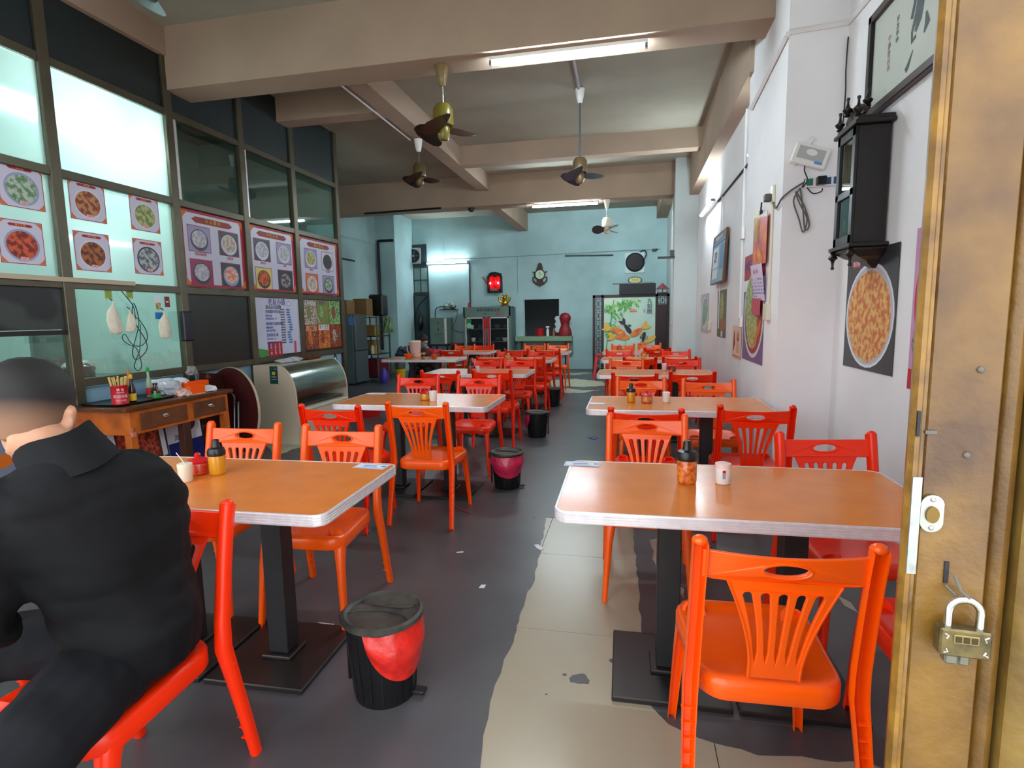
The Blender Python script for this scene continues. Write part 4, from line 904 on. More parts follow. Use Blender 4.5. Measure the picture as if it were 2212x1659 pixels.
# ================================================================== RIGHT WALL
def onr(x, y, X=.998): return at(x, y, X=X)
M_pl = mat('plate_pale', (214,214,220), .4)
def wallsheet(name, label, cat, c4, X, m, el, tx=(), t=.002, tilt=0):
    """sheet on a wall plane x=X from its four photographed corners"""
    P4 = [at(x, y, X=X) for x, y in c4]; y1 = max(p.y for p in P4); y0 = min(p.y for p in P4)
    z1 = (P4[0].z+P4[1].z)/2; z0 = (P4[2].z+P4[3].z)/2; w = (P4[0].y+P4[3].y)/2-(P4[1].y+P4[2].y)/2; h = z1-z0
    M = frame((X, (sum(p.y for p in P4))/4, (z0+z1)/2), *RIGHT)@Matrix.Rotation(R(tilt),4,'Z')
    return sheet(name, label, cat, M, w, h, m, [e if not callable(e) else e(w, h) for e in el], [(s, x*w, y*h, z, mm) for s, x, y, z, mm in tx], t)
# big pancake poster on the near wall
h_, w_ = .70, .70
M = frame((1.356,3.63,1.40), *RIGHT)
F_pan = food('pancake', (232,186,110), (206,110,60), 26)
sheet('pancake_poster', 'dark poster of a golden oyster pancake on a white plate, on the near right wall', 'poster', M, .70, .70, mat('poster_ink', (52,56,60), .4), [('o',0,-.03,.335,.305,M_pap),('o',0,-.03,.318,.288,mat('plate_grey', (190,190,196), .4)),('p',ragged(oval(-.005,-.035,.30,.265,30),.014,.03,5),F_pan),('r',-.21,.28,.12,.04,M_redp)], [('蚝仔烙',-.21,.28,.034,M_pap)])
M = frame((1.356,2.80,1.40), *RIGHT)
sheet('blue_poster', 'blue, red and pink poster mostly hidden behind the yellow door', 'poster', M, .62, .78, M_navy, [('r',-.27,0,.08,.78,mat('pink_lilac', (206,150,190), .5)),('o',-.2,.05,.09,.2,M_redp),('r',-.26,-.34,.1,.1,mat('poster_red', (190,30,40), .5)),('o',-.24,-.16,.05,.08,F_dark)], [('海鲜',.02,.3,.08,M_pap)])
# framed calligraphy
fc = thing('framed_calligraphy', 'framed sheet of brush calligraphy in a dark wood frame, top right', 'picture frame', (1.34,3.02,2.78))
M = frame((0,0,0), *RIGHT); w_, h_ = 1.50, .56
MB().box((0,0,-.004), (w_-.04,h_-.04,.01)).xf(M).build('paper', mat('aged_rice_paper', (196,200,190), .6, var=.05, vs=6), fc)
for sx in (-1,1):
    MB().box((sx*(w_/2-.02),0,.004),(.045,h_,.035)).xf(M).build('frame_side', M_dkw, fc, bevel=.004); MB().box((0,sx*(h_/2-.02),.004),(w_,.045,.035)).xf(M).build('frame_side', mat('red_brown_frame', (50,22,18), .4), fc, bevel=.004)
ink = mat('faded_ink', (58,68,66), .6); b = MB()
def stroke(pts, ws): 
    L_, R_ = [], []
    for i, (x, y) in enumerate(pts):
        a = Vector(pts[max(i-1,0)]); c = Vector(pts[min(i+1,len(pts)-1)]); d = (c-a).normalized(); n_ = Vector((-d.y,d.x))*ws[i]; L_.append((x+n_.x,y+n_.y)); R_.append((x-n_.x,y-n_.y))
    return ('p', L_+R_[::-1], ink)
def brush(ox, oy, s):
    return [stroke([(ox+.0*s,oy+.20*s),(ox-.03*s,oy+.10*s),(ox-.07*s,oy-.01*s)],[.006*s,.013*s,.014*s]), stroke([(ox-.0*s,oy+.07*s),(ox-.02*s,oy+.0*s),(ox-.06*s,oy-.07*s),(ox-.055*s,oy-.11*s),(ox-.02*s,oy-.10*s)],[.022*s,.02*s,.01*s,.012*s,.008*s]), stroke([(ox+.02*s,oy+.03*s),(ox+.0*s,oy-.04*s),(ox-.03*s,oy-.08*s)],[.02*s,.022*s,.01*s]),
            stroke([(ox+.06*s,oy-.04*s),(ox+.075*s,oy-.09*s),(ox+.05*s,oy-.12*s)],[.006*s,.022*s,.006*s]), stroke([(ox-.04*s,oy-.15*s),(ox-.08*s,oy-.20*s),(ox-.10*s,oy-.215*s)],[.003*s,.013*s,.014*s])]
for bx_, by_ in ((-.18,.05),(.22,.04),(.52,.04)): flat(brush(bx_,by_,1.12), fc, M, 'brushed_character', .0018)
text('宁\n静\n致\n远\n书', .038, mat('pink_ink', (150,120,118), .6), fc, M@Matrix.Translation((-.50,-.02,.002))); text('岁\n次\n甲\n申', .034, ink, fc, M@Matrix.Translation((-.41,.06,.002)))
# wall clock: long dark wooden case with glass doors, finials above and turned drops below
wc = thing('wall_clock', 'tall dark wooden pendulum wall clock with finials, hung on the near right wall', 'clock', (1.355,3.575,2.08))
b = MB(); 
X0, Y0, Y1, Z0, Z1 = -.165, -.13, .14, -.31, .31
MB().bx(X0,-.01,Y0,Y1,Z0,Z1).build('clock_case', M_dkw, wc, bevel=.004)
MB().bx(X0-.03,0,Y0-.035,Y1+.035,Z1,Z1+.022).bx(X0-.015,0,Y0-.02,Y1+.02,Z1+.022,Z1+.045).build('cornice', M_dkw, wc, bevel=.004)
MB().bx(X0-.03,0,Y0-.03,Y1+.03,Z0-.022,Z0).bx(X0-.01,0,Y0-.01,Y1+.01,Z0-.04,Z0-.022).build('base_moulding', M_dkw, wc, bevel=.004)
b = MB(); b.rings([[Vector((x*(1-.0*k), y, z)) for x, y in ((0,-.14*s),(X0*s,-.12*s),(X0*s,.14*s),(0,.16*s))] for s, z, k in ((1,Z0-.04,0),(.75,Z0-.07,0),(.4,Z0-.09,0),(.3,Z0-.11,0),(.12,Z0-.13,0))]); b.build('base_pendant', M_dkw, wc)
# front face points to the room (-X): door frame, dial glass and lower glass
for y0, y1, z0, z1 in ((Y0,Y1,Z1-.05,Z1),(Y0,Y1,Z0,Z0+.05),(Y0,Y1,-.05,-.01),(Y0,Y0+.045,Z0,Z1),(Y1-.045,Y1,Z0,Z1)): MB().bx(X0-.016,X0,y0,y1,z0,z1).build('door_frame', M_dkw, wc, bevel=.003)
MB().bx(X0-.006,X0-.003,Y0+.04,Y1-.04,-.02,Z1-.045).build('glass_pane', glass('clock_glass', (.30,.38,.36), .12), wc); MB().bx(X0-.006,X0-.003,Y0+.04,Y1-.04,Z0+.045,-.055).build('glass_pane', glass('clock_glass2', (.30,.38,.36), .12), wc)
Mx = Matrix.Translation((X0-.0015,.01,.135))@Matrix.Rotation(R(-90),4,'Y'); MB().lathe([(.095,-.001),(.095,.001)], n=36).xf(Mx).build('dial', mat('ivory_dial', (214,214,190), .5), wc)
MB().bx(X0-.004,X0-.0025,.008,.014,.115,.19).bx(X0-.004,X0-.0025,-.04,.012,.112,.118).build('clock_hands', M_blackpap, wc)
MB().lathe([(.035,-.002),(.035,.002)], n=24).xf(Matrix.Translation((X0-.0015,.01,-.2))@Matrix.Rotation(R(-90),4,'Y')).build('pendulum_bob', M_gold, wc); MB().bx(X0-.002,X0-.001,.008,.012,-.2,-.06).build('pendulum_rod', M_gold, wc)
fin = [(.012,0),(.018,.006),(.010,.014),(.024,.03),(.026,.038),(.012,.05),(.007,.066),(.006,.085),(.010,.094),(.008,.102),(.001,.104)]
for x, y, z in ((X0-.01,Y0+.0,Z1+.045),(X0-.01,Y1-.0,Z1+.045),(X0*.5,.01,Z1+.13),(X0+.0,.06,Z1+.10)): MB().lathe(fin, (x,y,z), 14).build('finial', M_dkw, wc, smooth=True)
MB().lathe([(r, -z) for r, z in fin], (X0-.012,Y1-.0,Z0-.022), 14).build('drop', M_dkw, wc, smooth=True); MB().lathe([(r, -z) for r, z in fin], (X0-.012,Y0+.0,Z0-.022), 14).build('drop', M_dkw, wc, smooth=True)
cr = []
for k in range(13): a = PI*k/12; cr.append(Vector((0,-.13*math.cos(a),.02+.075*math.sin(a))))
b = MB(); b.rings([[p+Vector((X0+.02+dx,.01,Z1+.045)) for p in cr] for dx in (0,.02)]); b.build('crest', mat('brown_carved_wood', (50,28,18), .45), wc)
# electrics beside the clock
eb = thing('control_box', 'white electric control box with printed panel, hung slanting beside the clock', 'switch box', (1.15,4.17,2.42), 0)
M = frame((0,0,0), (.95,0,-.32), (.32,0,.95)); MB().box((0,0,0),(.22,.13,.05)).xf(M).build('box_body', M_wht, eb, bevel=.006); flat([('r',-.0,.01,.17,.08,mat('grey_panel', (176,180,176), .5)),('r',.06,-.035,.05,.018,mat('sky_blue_print', (90,150,214), .5)),('o',.0,.02,.035,.02,M_wht)], eb, M, 'panel_print', .026)
o = tag(MB().box((0,0,0),(.03,.02,.20), Matrix.Rotation(R(35),3,'Y')).build('white_strip', M_wht, bevel=.003), 'white plastic strip leaning left of the control box', 'strip'); o.location = (1.11,4.18,2.46)
ps = thing('power_strip', 'white power strip with green and blue sockets and a black plug', 'power strip', (1.24,4.175,2.255))
M = frame((0,0,0), (1,0,.02), (0,0,1)); MB().box((0,0,0),(.23,.06,.03)).xf(M).build('strip_body', M_wht, ps, bevel=.004)
for k, c_ in enumerate(((50,110,96),(200,200,190),(40,80,130),(40,80,130))): MB().box((-.085+.055*k,0,.016),(.04,.045,.004)).xf(M).build('socket', mat('socket_%d' % c_[2], c_, .4), ps, bevel=.001)
MB().box((-.02,0,.035),(.055,.055,.045)).xf(M).build('black_plug', M_blkp, ps, bevel=.004)
M_gw = mat('grey_cable', (92,88,82), .5)
tag(MB().tube(smooth_path([(1.12,4.16,2.255),(1.06,4.17,2.22),(1.02,4.17,2.19),(.99,4.18,2.16),(.985,4.3,2.12),(.985,4.40,2.18),(.985,4.42,2.24)]), .006, 8).build('power_cable', M_gw, smooth=True), 'grey cable from the power strip to the pillar socket', 'cable')
tag(MB().tube(smooth_path([(1.10,4.165,2.22),(1.06,4.16,2.14),(1.10,4.165,2.02),(1.13,4.165,1.93),(1.15,4.165,2.02),(1.10,4.165,2.12),(1.07,4.16,2.2),(1.13,4.165,2.1),(1.165,4.165,1.98),(1.14,4.165,1.95),(1.12,4.165,2.1),(1.10,4.165,2.22)]), .005, 8).build('cable_loop', M_gw, smooth=True), 'bundled loop of grey cable hanging below the power strip', 'cable')
tag(MB().tube(smooth_path([(1.135,4.165,2.42),(1.12,4.165,2.34),(1.14,4.16,2.27),(1.11,4.16,2.22),(1.13,4.165,2.28)]), .004, 6).tube(smooth_path([(1.14,4.16,2.22),(1.18,4.165,2.18),(1.23,4.165,2.19),(1.235,4.165,2.21)]), .004, 6).build('black_lead', M_blkp, smooth=True), 'black adapter lead looping over the power strip', 'cable')
tag(MB().tube(smooth_path([(1.352,4.19,3.15),(1.345,4.18,2.95),(1.35,4.18,2.8),(1.345,4.185,2.6),(1.345,4.185,2.45)]), .004, 6).build('hanging_wire', M_dkw, smooth=True), 'thin dark wire down the wall corner above the clock', 'wire')
so = thing('wall_socket', 'cream socket with a plugged-in dark plug on the pillar edge', 'socket', (.99,4.43,2.24)); MB().box((0,0,0),(.018,.075,.12)).build('socket_plate', M_crm, so, bevel=.003); MB().box((-.03,.02,-.02),(.05,.05,.055)).build('plug', M_gw, so, bevel=.008)
tag(MB().box((.985,4.46,1.40),(.03,.13,.12)).build('switch_box', M_crm, bevel=.005), 'cream switch box on the near pillar beside the calendar', 'switch')
# vegetable soup poster and calendar on the pillar
M = frame((.9975,5.0,1.44), *RIGHT)@Matrix.Diagonal((1.28,.95,1,1))
sheet('soup_poster', 'tall purple poster of a soup bowl behind the calendar on the near pillar', 'poster', M, .62, .95, mat('purple_print', (112,92,140), .4), [('r',0,.36,.62,.22,M_dred),('r',0,.20,.62,.10,M_pap),('o',.02,-.06,.30,.38,M_pl),('o',.02,-.06,.27,.345,mat('soup_rim_red', (170,50,60), .5)),('o',-.04,-.0,.2,.3,F_veg),('o',.0,-.22,.16,.14,F_olive),('p',[(.02,-.36),(.22,-.2),(.25,-.1),(.2,-.12),(.05,-.3)],M_orgp)], [('小吃王',-.15,.37,.11,M_navy),('莼菜羹',.1,.2,.05,M_dred)])
cal = thing('wall_calendar', 'red and gold hanging wall calendar with a month sheet, on the near pillar', 'calendar', (.975,4.74,1.78))
M = frame((0,0,0), *RIGHT)@Matrix.Rotation(R(-2),4,'Z')@Matrix.Diagonal((1.55,.82,1,1))
MB().box((0,.22,0),(.30,.46,.002)).xf(M).build('picture_sheet', mat('calendar_red', (196,30,56), .35, rgb2=(226,120,30), vs=9), cal)
flat([('r',-.09,.36,.055,.28,M_gold),('o',.0,.06,.09,.08,food('gold_red', (230,150,30), (200,50,30), 20)),('o',.08,.3,.04,.05,M_orgp),('p',[(-.15,.45),(.15,.45),(.15,.40),(.0,.43)],M_pap)], cal, M, 'print', .0015)
text('招\n财\n进\n宝', .055, M_gold, cal, M@Matrix.Translation((-.02,.30,.003)))
M2 = M@Matrix.Translation((.01,-.18,.006))@Matrix.Rotation(R(6),4,'X'); MB().box((0,0,0),(.25,.34,.003)).xf(M2).build('month_sheet', mat('lilac_white_paper', (226,206,232), .5), cal)
tx = '日一二三四五六'
text('  '.join(tx), .024, M_violet, cal, M2@Matrix.Translation((0,.03,.002)))
for r_ in range(5): text('  '.join('%2d' % (r_*7+k+1) if r_*7+k < 30 else '  ' for k in range(7)), .026, M_navy, cal, M2@Matrix.Translation((0,-.005-.032*r_,.002)))
text('丙 申', .05, M_dred, cal, M2@Matrix.Translation((-.02,.10,.002)))
M3 = M@Matrix.Translation((-.02,-.41,.002)); MB().box((0,0,0),(.20,.16,.002)).xf(M3).build('backing_card', mat('rose_red_card', (190,70,86), .5), cal)
MB().tube([M@Vector((0,.45,0)), M@Vector((0,.50,.0)), M@Vector((.01,.56,0))], .006, 6).box(M@Vector((0,.47,0)),(.02,.04,.03)).build('hanger_clip', M_dkw, cal)
# recessed wall
XR = 1.117
nb = thing('notice_board', 'faded blue notice in a thin frame leaning off the recessed right wall', 'notice board', (1.075,7.5,2.08))
Mn = frame((0,0,0), (0,-1,0), (.05,0,1))@Matrix.Diagonal((1,.84,1,1)); MB().box((0,0,0),(1.0,.72,.02)).xf(Mn).build('board', mat('notice_blue', (150,190,204), .5), nb); 
for s in (-1,1): MB().box((s*.5,0,.0),(.02,.74,.03)).xf(Mn).build('frame_strip', M_woodd, nb); MB().box((0,s*.36,0),(1.0,.02,.03)).xf(Mn).build('frame_strip', M_woodd, nb)
flat([('r',0,.30,.98,.10,mat('slate_band', (90,100,130), .5)),('r',0,.22,.98,.03,M_cbl),('r',-.2,.02,.45,.3,M_pap),('r',.3,.0,.3,.36,mat('azure_card2', (90,140,190), .4)),('r',-.2,-.22,.45,.14,M_pap)], nb, Mn, 'print', .0115)
text('餐饮服务食品安全', .07, M_pap, nb, Mn@Matrix.Translation((0,.30,.014))); text('营业执照\n卫生许可\n监督公示', .055, M_navy, nb, Mn@Matrix.Translation((-.2,.03,.014)))
sheet('food_poster', 'pale poster of green vegetables on a plate by the far wall switch', 'poster', frame((XR,9.1,1.40),*RIGHT)@Matrix.Diagonal((.95,.76,1,1)), .95, .78, mat('lilac_grey_paper', (196,186,204), .5), [('o',0,0,.42,.33,M_pl),('o',.05,.05,.33,.25,F_green),('o',-.1,-.12,.2,.14,mat('pale_green_f', (130,170,150), .5))])
sheet('food_poster', 'narrow dark poster of bottled greens on the recessed right wall', 'poster', frame((XR,7.45,1.39),*RIGHT)@Matrix.Diagonal((.94,.7,1,1)), .72, .84, mat('grey_olive', (110,110,84), .5, var=.3, vs=5), [('o',0,.12,.16,.26,F_olive),('o',.1,-.2,.2,.14,mat('orange_tan', (170,100,70), .5)),('o',-.2,.0,.08,.3,mat('dark_olive', (60,70,50), .5)),('r',.05,-.36,.12,.1,M_pap)])
sheet('notice_sheet', 'peach-coloured notice sheet with a red drawing under the wall switch', 'poster', frame((XR-.006,6.34,1.09),*RIGHT)@Matrix.Diagonal((1.25,.9,1,1)), .40, .38, mat('peach_paper', (232,200,176), .6), [('r',.06,.0,.14,.26,mat('peach_line', (210,170,150), .6)),('p',[(-.12,.14),(-.08,.1),(-.06,-.02),(-.12,-.12),(-.15,-.1)],mat('brown_red_ink', (130,40,40), .6)),('r',0,-.17,.34,.02,mat('ochre_line', (196,130,70), .6))], [('福',.06,.05,.10,M_dred)])
for p, s_, l in (((1.10,6.15,2.20),(.03,.10,.12),'white junction box high on the conduit beside the pillar'), ((1.105,6.15,1.30),(.025,.11,.10),'white wall switch above the peach notice'), ((1.10,7.65,1.88),(.03,.12,.12),'cream junction box beside the notice board'), ((1.10,8.45,1.22),(.03,.14,.13),'pale wall switch over the far food poster'), ((.725,10.7,1.25),(.02,.12,.09),'small cream switch plate on the far pillar')):
    tag(MB().box(p, s_).build('switch_box' if 'switch' in l else 'junction_box', M_wht if 'white' in l else M_crm, bevel=.004), l, 'switch' if 'switch' in l else 'junction box')
tag(MB().bx(.66,.73,10.25,10.3,2.4,2.5).bx(.45,.74,10.27,10.3,2.36,2.40).build('wall_bracket', M_dkw), 'rusty bracket on the far right pillar', 'bracket')

# ================================================================== YELLOW FOLDING METAL DOOR
DX, DY = .320, .73
M_door = mat('ochre_enamelled_metal', (122,88,28), .42, rgb2=(74,46,12), vs=7, bump=.25, bs=55, coat=.2, spec=.5)
M_door2 = mat('worn_ochre_edge', (140,102,32), .35, rgb2=(82,54,16), vs=16, bump=.15, bs=60, coat=.2)
dr = thing('door_1', 'ochre enamelled folding metal door folded back at the right edge', 'door', (DX,DY,0)); dr['kind'] = 'structure'; del dr['category']
DR = Matrix.Rotation(0,4,'Z')
def D(b): return b.xf(DR)
b = MB(); pr_ = [(.015,.03),(.009,.015),(.005,.004),(.009,-.003),(.014,-.003),(.018,.003),(.022,.004),(.024,.03)]
b.rings([[Vector((x, y, z)) for x, y in pr_] for z in (.03,.8,1.6,2.6)]); D(b).build('edge_moulding', M_door2, dr, smooth=35)
D(MB().bx(.024,.099,.006,.034,.03,2.6)).build('door_stile', M_door, dr, bevel=.002)
x = .103
for k, (w_, y_) in enumerate(((.026,.014),(.034,.0),(.03,.012),(.036,-.004),(.03,.01),(.05,.0),(.05,.01),(.06,0),(.06,.01),(.08,0),(.10,0),(.12,0),(.12,0))):
    b = MB(); b.rings([[Vector((x+px_*w_, y_+py_, z)) for px_, py_ in ((0,.04),(0,.008),(.18,0),(.5,-.004),(.82,0),(1,.008),(1,.04))] for z in (.03,1.3,2.6)]); D(b).build('folded_leaf', mat('ochre_grey_leaf', (136,110,52), .45, rgb2=(88,64,24), vs=6, bump=.2, bs=50) if k % 2 else M_door, dr, smooth=35); x += w_+.003
kp = D(MB().rings([[Vector((.035+x_, .0045-dz, 1.157+y_)) for x_, y_ in [(cx*.0125, cy*.0125+(s*.0105)) for s, (cx, cy) in [((1 if a < PI else -1),(math.cos(a),math.sin(a))) for a in [PI*(k+.5)/10 for k in range(20)]]]] for dz in (0,.003)])).build('keyhole_plate', mat('galvanised_plate', (170,172,164), .35, metal=.8), dr)
D(MB().lathe([(.0070,0),(.0070,.002)], n=20, sx=1, sy=1.45).xf(Matrix.Translation((.035,.001,1.156))@Matrix.Rotation(R(90),4,'X'))).build('lock_cylinder', mat('brass_dark', (120,96,50), .35, metal=.8), kp)
for dz in (.0175,-.0175): D(MB().ell((.035,.001,1.157+dz),(.0030,.002,.0030),10,6)).build('rivet', M_chr, kp, smooth=True)
D(MB().bx(.009,.019,-.0055,-.003,1.083,1.203)).build('strike_plate', mat('galvanised_strip', (178,184,182), .4, metal=.7, var=.3, vs=60), dr)
for p in ((.075,.005,1.33),(.068,.005,1.229)): D(MB().ell(p,(.004,.0025,.004),10,6)).build('screw', M_gw, dr, smooth=True)
D(MB().bx(.009,.0125,-.0058,-.002,1.252,1.282)).build('slot', M_blackpap, dr); D(MB().bx(.022,.034,.002,.007,1.254,1.258)).build('scratch', M_gw, dr)
D(MB().bx(.054,.059,.0045,.0065,1.070,1.097)).build('hasp_slot', M_blackpap, dr)
# padlock
lk = thing('padlock', 'worn brass padlock with chrome shackle hanging on the yellow door', 'padlock', (DX+.069,DY-.014,1.008), R(-4))
M_brl = mat('worn_brass', (126,112,74), .38, metal=.75, rgb2=(84,78,60), vs=60)
MB().box((0,0,0),(.052,.018,.034)).build('lock_body', M_brl, lk, bevel=.002)
MB().box((0,-.0095,.006),(.026,.0016,.011)).build('raised_panel', mat('brass_light', (150,136,90), .35, metal=.8), lk, bevel=.0006)
for k in range(3): MB().box((-.008+.008*k,-.0106,.006),(.006,.0008,.007)).build('panel_slot', mat('dark_brass', (70,58,34), .4, metal=.6), lk)
for sx, sz in ((-1,1),(-1,-1),(1,-1),(1,1)): MB().tube([(sx*.022,-.0094,sz*.012),(sx*.018,-.0098,sz*.010),(sx*.020,-.0098,sz*.006)], .0012, 5).build('scroll_relief', M_chr, lk)
MB().tube([(-.016,0,.015),(-.016,0,.036)]+[(-.016*math.cos(PI*k/10),0,.036+.016*math.sin(PI*k/10)) for k in range(1,10)]+[(.016,0,.036),(.016,0,.015)], .0045, 10).build('shackle', M_chr, lk, smooth=True)
MB().box((-.012,.0,-.022),(.014,.014,.012)).box((.004,.002,-.024),(.012,.004,.016)).build('key_cover', mat('grey_steel_key', (130,130,120), .35, metal=.8), lk, bevel=.002)
MB().tube([(-.008,.012,.075),(-.006,.0,.062),(.002,-.002,.054),(.008,.0,.05),(.0,.004,.046)], .002, 6).tube([(-.014,.016,.06),(-.006,.004,.052),(.004,.002,.053)], .0018, 6).build('tie_wire', M_gw, lk, smooth=True)
# ================================================================== BACK OF THE HALL
M_gbd = mat('dark_grey_board', (52,62,68), .5, var=.2, vs=3); M_gre = mat('grey_green_enamel', (116,138,128), .4, var=.15, vs=4)
ef = thing('vent_fan', 'square exhaust fan in a dark board above the rear door', 'fan', (-5.84,14.58,3.08))
MB().bx(-.40,.40,-.02,.02,-.30,.30).build('board', M_gbd, ef); MB().rings([[Vector((x+.04, y_, z)) for x, z in rrect(.40,.42,.02,3)] for y_ in (-.05,-.02)]).build('fan_frame', mat('pale_fan_frame', (180,190,190), .5), ef)
MB().lathe([(.18,0),(.18,.012)], n=32).xf(Matrix.Translation((.04,-.052,0))@Matrix.Rotation(R(90),4,'X')).build('fan_opening', M_blackpap, ef)
for k in range(5): MB().ell((.09,0,0),(.075,.035,.006),12,6).xf(Matrix.Translation((.04,-.068,0))@Matrix.Rotation(R(90),4,'X')@Matrix.Rotation(2*PI*k/5,4,'Z')).build('fan_blade', M_gbd, ef)
MB().ell((.04,-.075,0),(.035,.02,.035)).build('fan_hub', M_steel, ef, smooth=True)
wn = thing('window_1', 'eight-pane window over the rear door', 'window', (-5.83,14.58,2.43)); wn['kind'] = 'structure'; del wn['category']
MB().bx(-.42,.42,-.015,.015,-.36,-.33).bx(-.42,.42,-.015,.015,.33,.36).bx(-.42,-.39,-.015,.015,-.36,.36).bx(.39,.42,-.015,.015,-.36,.36).build('window_frame', M_gbd, wn)
for k in range(3): MB().bx(-.21+.2*k,-.19+.2*k,-.016,.014,-.33,.33).build('mullion', M_gbd, wn)
MB().bx(-.39,.39,-.017,.013,-.012,.012).build('transom', M_gbd, wn)
for i in range(4):
    for j in range(2): MB().bx(-.388+.2*i,-.212+.2*i,-.006,.0,-.325+.337*j,-.014+.337*j).build('pane', mat('dull_green_pane', (128,152,148), .25, var=.1, vs=4), wn)
d2 = thing('door_2', 'dark slatted rear door standing half open', 'door', (-5.83,14.56,0)); d2['kind'] = 'structure'; del d2['category']
MB().bx(-.42,.42,.0,.03,0,2.06).build('door_opening', mat('dim_passage', (70,92,94), .8), d2)
MB().bx(-.40,.0,-.05,-.01,.05,2.0).build('door_leaf', mat('dark_green_door', (34,44,42), .5), d2)
for k in range(5): MB().bx(-.38+.075*k,-.345+.075*k,-.062,-.05,.85,1.92).build('door_slat', M_dkw, d2)
for z in (.55,.7,1.4): MB().bx(-.39,-.01,-.064,-.05,z,z+.04).build('door_rail', M_dkw, d2)
MB().bx(-.44,.44,-.04,.0,2.02,2.08).bx(.38,.44,-.04,0,0,2.02).bx(-.44,-.40,-.04,0,0,2.02).build('door_jamb', M_gbd, d2)
MB().tube([(.0,-.05,1.4),(.14,-.05,1.75),(.40,-.05,1.98)], .012, 6).build('stay_bar', M_dkw, d2)
tag(MB().lathe([(.01,.55),(.07,.42),(.10,.25),(.09,.08),(.02,0)], (-5.62,14.38,1.05), 10).build('hanging_umbrella', M_blkp, smooth=True), 'folded black umbrella hanging in the rear doorway', 'umbrella')
# steel steam cabinet on a stand
sc_ = thing('steel_cabinet', 'grey steel box with a handle on a black stand, right of the rear door', 'cabinet', (-4.92,14.2,0))
MB().bx(-.26,.20,-.25,.25,.70,1.40).build('cabinet_body', M_gre, sc_, bevel=.006); MB().bx(.14,.20,-.255,-.25,.72,1.38).build('side_strip', M_wht, sc_)
MB().tube([(-.10,-.26,1.00),(-.08,-.30,.99),(.08,-.30,.99),(.10,-.26,1.00)], .008, 6).build('handle', M_chr, sc_); MB().bx(-.035,-.02,-.256,-.25,1.05,1.12).bx(-.04,-.015,-.256,-.25,1.25,1.29).build('knob_marks', M_blackpap, sc_)
MB().bx(-.28,.22,-.26,.26,.66,.70).build('stand_top', M_blk, sc_)
for x in (-.26,.20):
    for y in (-.24,.24): MB().bx(x-.015,x+.015,y-.015,y+.015,0,.66).build('leg', M_blk, sc_)
wr = thing('wall_regulator', 'cluttered regulator and tape rolls on a wall shelf above the steel box', 'shelf', (-4.82,14.5,1.62))
MB().bx(-.24,.24,-.12,.09,-.02,.0).build('shelf_plate', M_dkw, wr); MB().lathe([(.09,0),(.10,.02),(.10,.10),(.06,.14),(.03,.15)], (-.05,-.02,0), 16).build('regulator_drum', M_gre, wr, smooth=True); MB().ell((.12,-.03,.08),(.09,.07,.08)).build('tape_bundle', M_steel, wr, smooth=True); MB().box((.05,-.03,.19),(.12,.08,.05)).build('top_box', M_wht, wr)
tag(MB().tube(smooth_path([(-4.95,14.4,1.7),(-5.12,14.35,1.66),(-5.15,14.3,1.5),(-5.12,14.25,1.40)]), .012, 6).build('hose', M_blkp, smooth=True), 'black hose from the wall shelf to the steel box', 'hose')
tag(MB().tube(smooth_path([(-4.68,14.4,1.68),(-4.55,14.38,1.55),(-4.60,14.34,1.3),(-4.66,14.3,1.1),(-4.5,14.42,1.0),(-4.35,14.5,1.05),(-4.28,14.55,1.2)]), .009, 6).tube(smooth_path([(-4.36,14.5,1.05),(-4.33,14.5,.9),(-4.32,14.5,.7)]), .009, 6).build('cable', M_gw, smooth=True), 'looped cable between the steel box and the back wall sockets', 'cable')
tag(MB().bx(-4.36,-4.26,14.5,14.59,1.05,1.40).build('socket_box', M_gw, bevel=.01), 'grey socket box low on the back wall by the brown pipe', 'socket')
rs_ = thing('side_table', 'small dark red table between steel box and glass-door cabinet', 'table', (-4.48,14.25,0)); MB().bx(-.2,.18,-.2,.2,.66,.72).build('tabletop', mat('dark_red_wood', (120,34,34), .5), rs_)
for x in (-.17,.15):
    for y in (-.17,.17): MB().bx(x-.02,x+.02,y-.02,y+.02,0,.66).build('leg', mat('dark_red_wood', (120,34,34), .5), rs_)
# two-door glass cabinet
gc = thing('glass_door_cabinet', 'tall green-grey cabinet with two glass doors and red centre handles at the back wall', 'cabinet', (-3.62,14.15,0))
MB().bx(-.62,.62,.25,.27,0,1.66).bx(-.62,-.58,-.25,.25,0,1.66).bx(.58,.62,-.25,.25,0,1.66).bx(-.62,.62,-.25,.25,1.40,1.66).bx(-.62,.62,-.25,.25,0,.10).build('cabinet_body', M_gre, gc, bevel=.004)
MB().bx(.60,.655,-.2,.27,0,1.64).build('side_wall', mat('dark_green_grey', (84,110,108), .5), gc)
MB().bx(-.57,.57,.22,.245,.10,1.40).build('interior_back', M_blackpap, gc)
for z in (.42,.75,1.08): MB().bx(-.57,.57,-.2,.22,z,z+.012).build('shelf', M_steel, gc)
for s in (-1,1):
    MB().bx(s*.03,s*.575,-.262,-.245,1.36,1.395).bx(s*.03,s*.575,-.262,-.245,.10,.14).bx(s*.54,s*.575,-.262,-.245,.10,1.395).bx(s*.01,s*.10,-.262,-.245,.10,1.395).build('door_frame', M_alu, gc)
    MB().bx(s*.10,s*.54,-.256,-.252,.14,1.36).build('door_glass', M_clear, gc); MB().bx(s*.012,s*.085,-.268,-.262,.12,1.38).build('red_strip', M_redp, gc); MB().bx(s*.025,s*.05,-.30,-.275,.25,1.10).build('door_handle', M_chr, gc)
text('保鲜消毒餐具柜', .09, M_blackpap, gc, frame((.05,-.252,1.57),*BACK)); text('福 満', .09, mat('red_lettering', (200,70,70), .5), gc, frame((.34,-.252,1.47),*BACK)); text('▼ ▪ ▪', .05, M_blackpap, gc, frame((.0,-.252,1.47),*BACK))
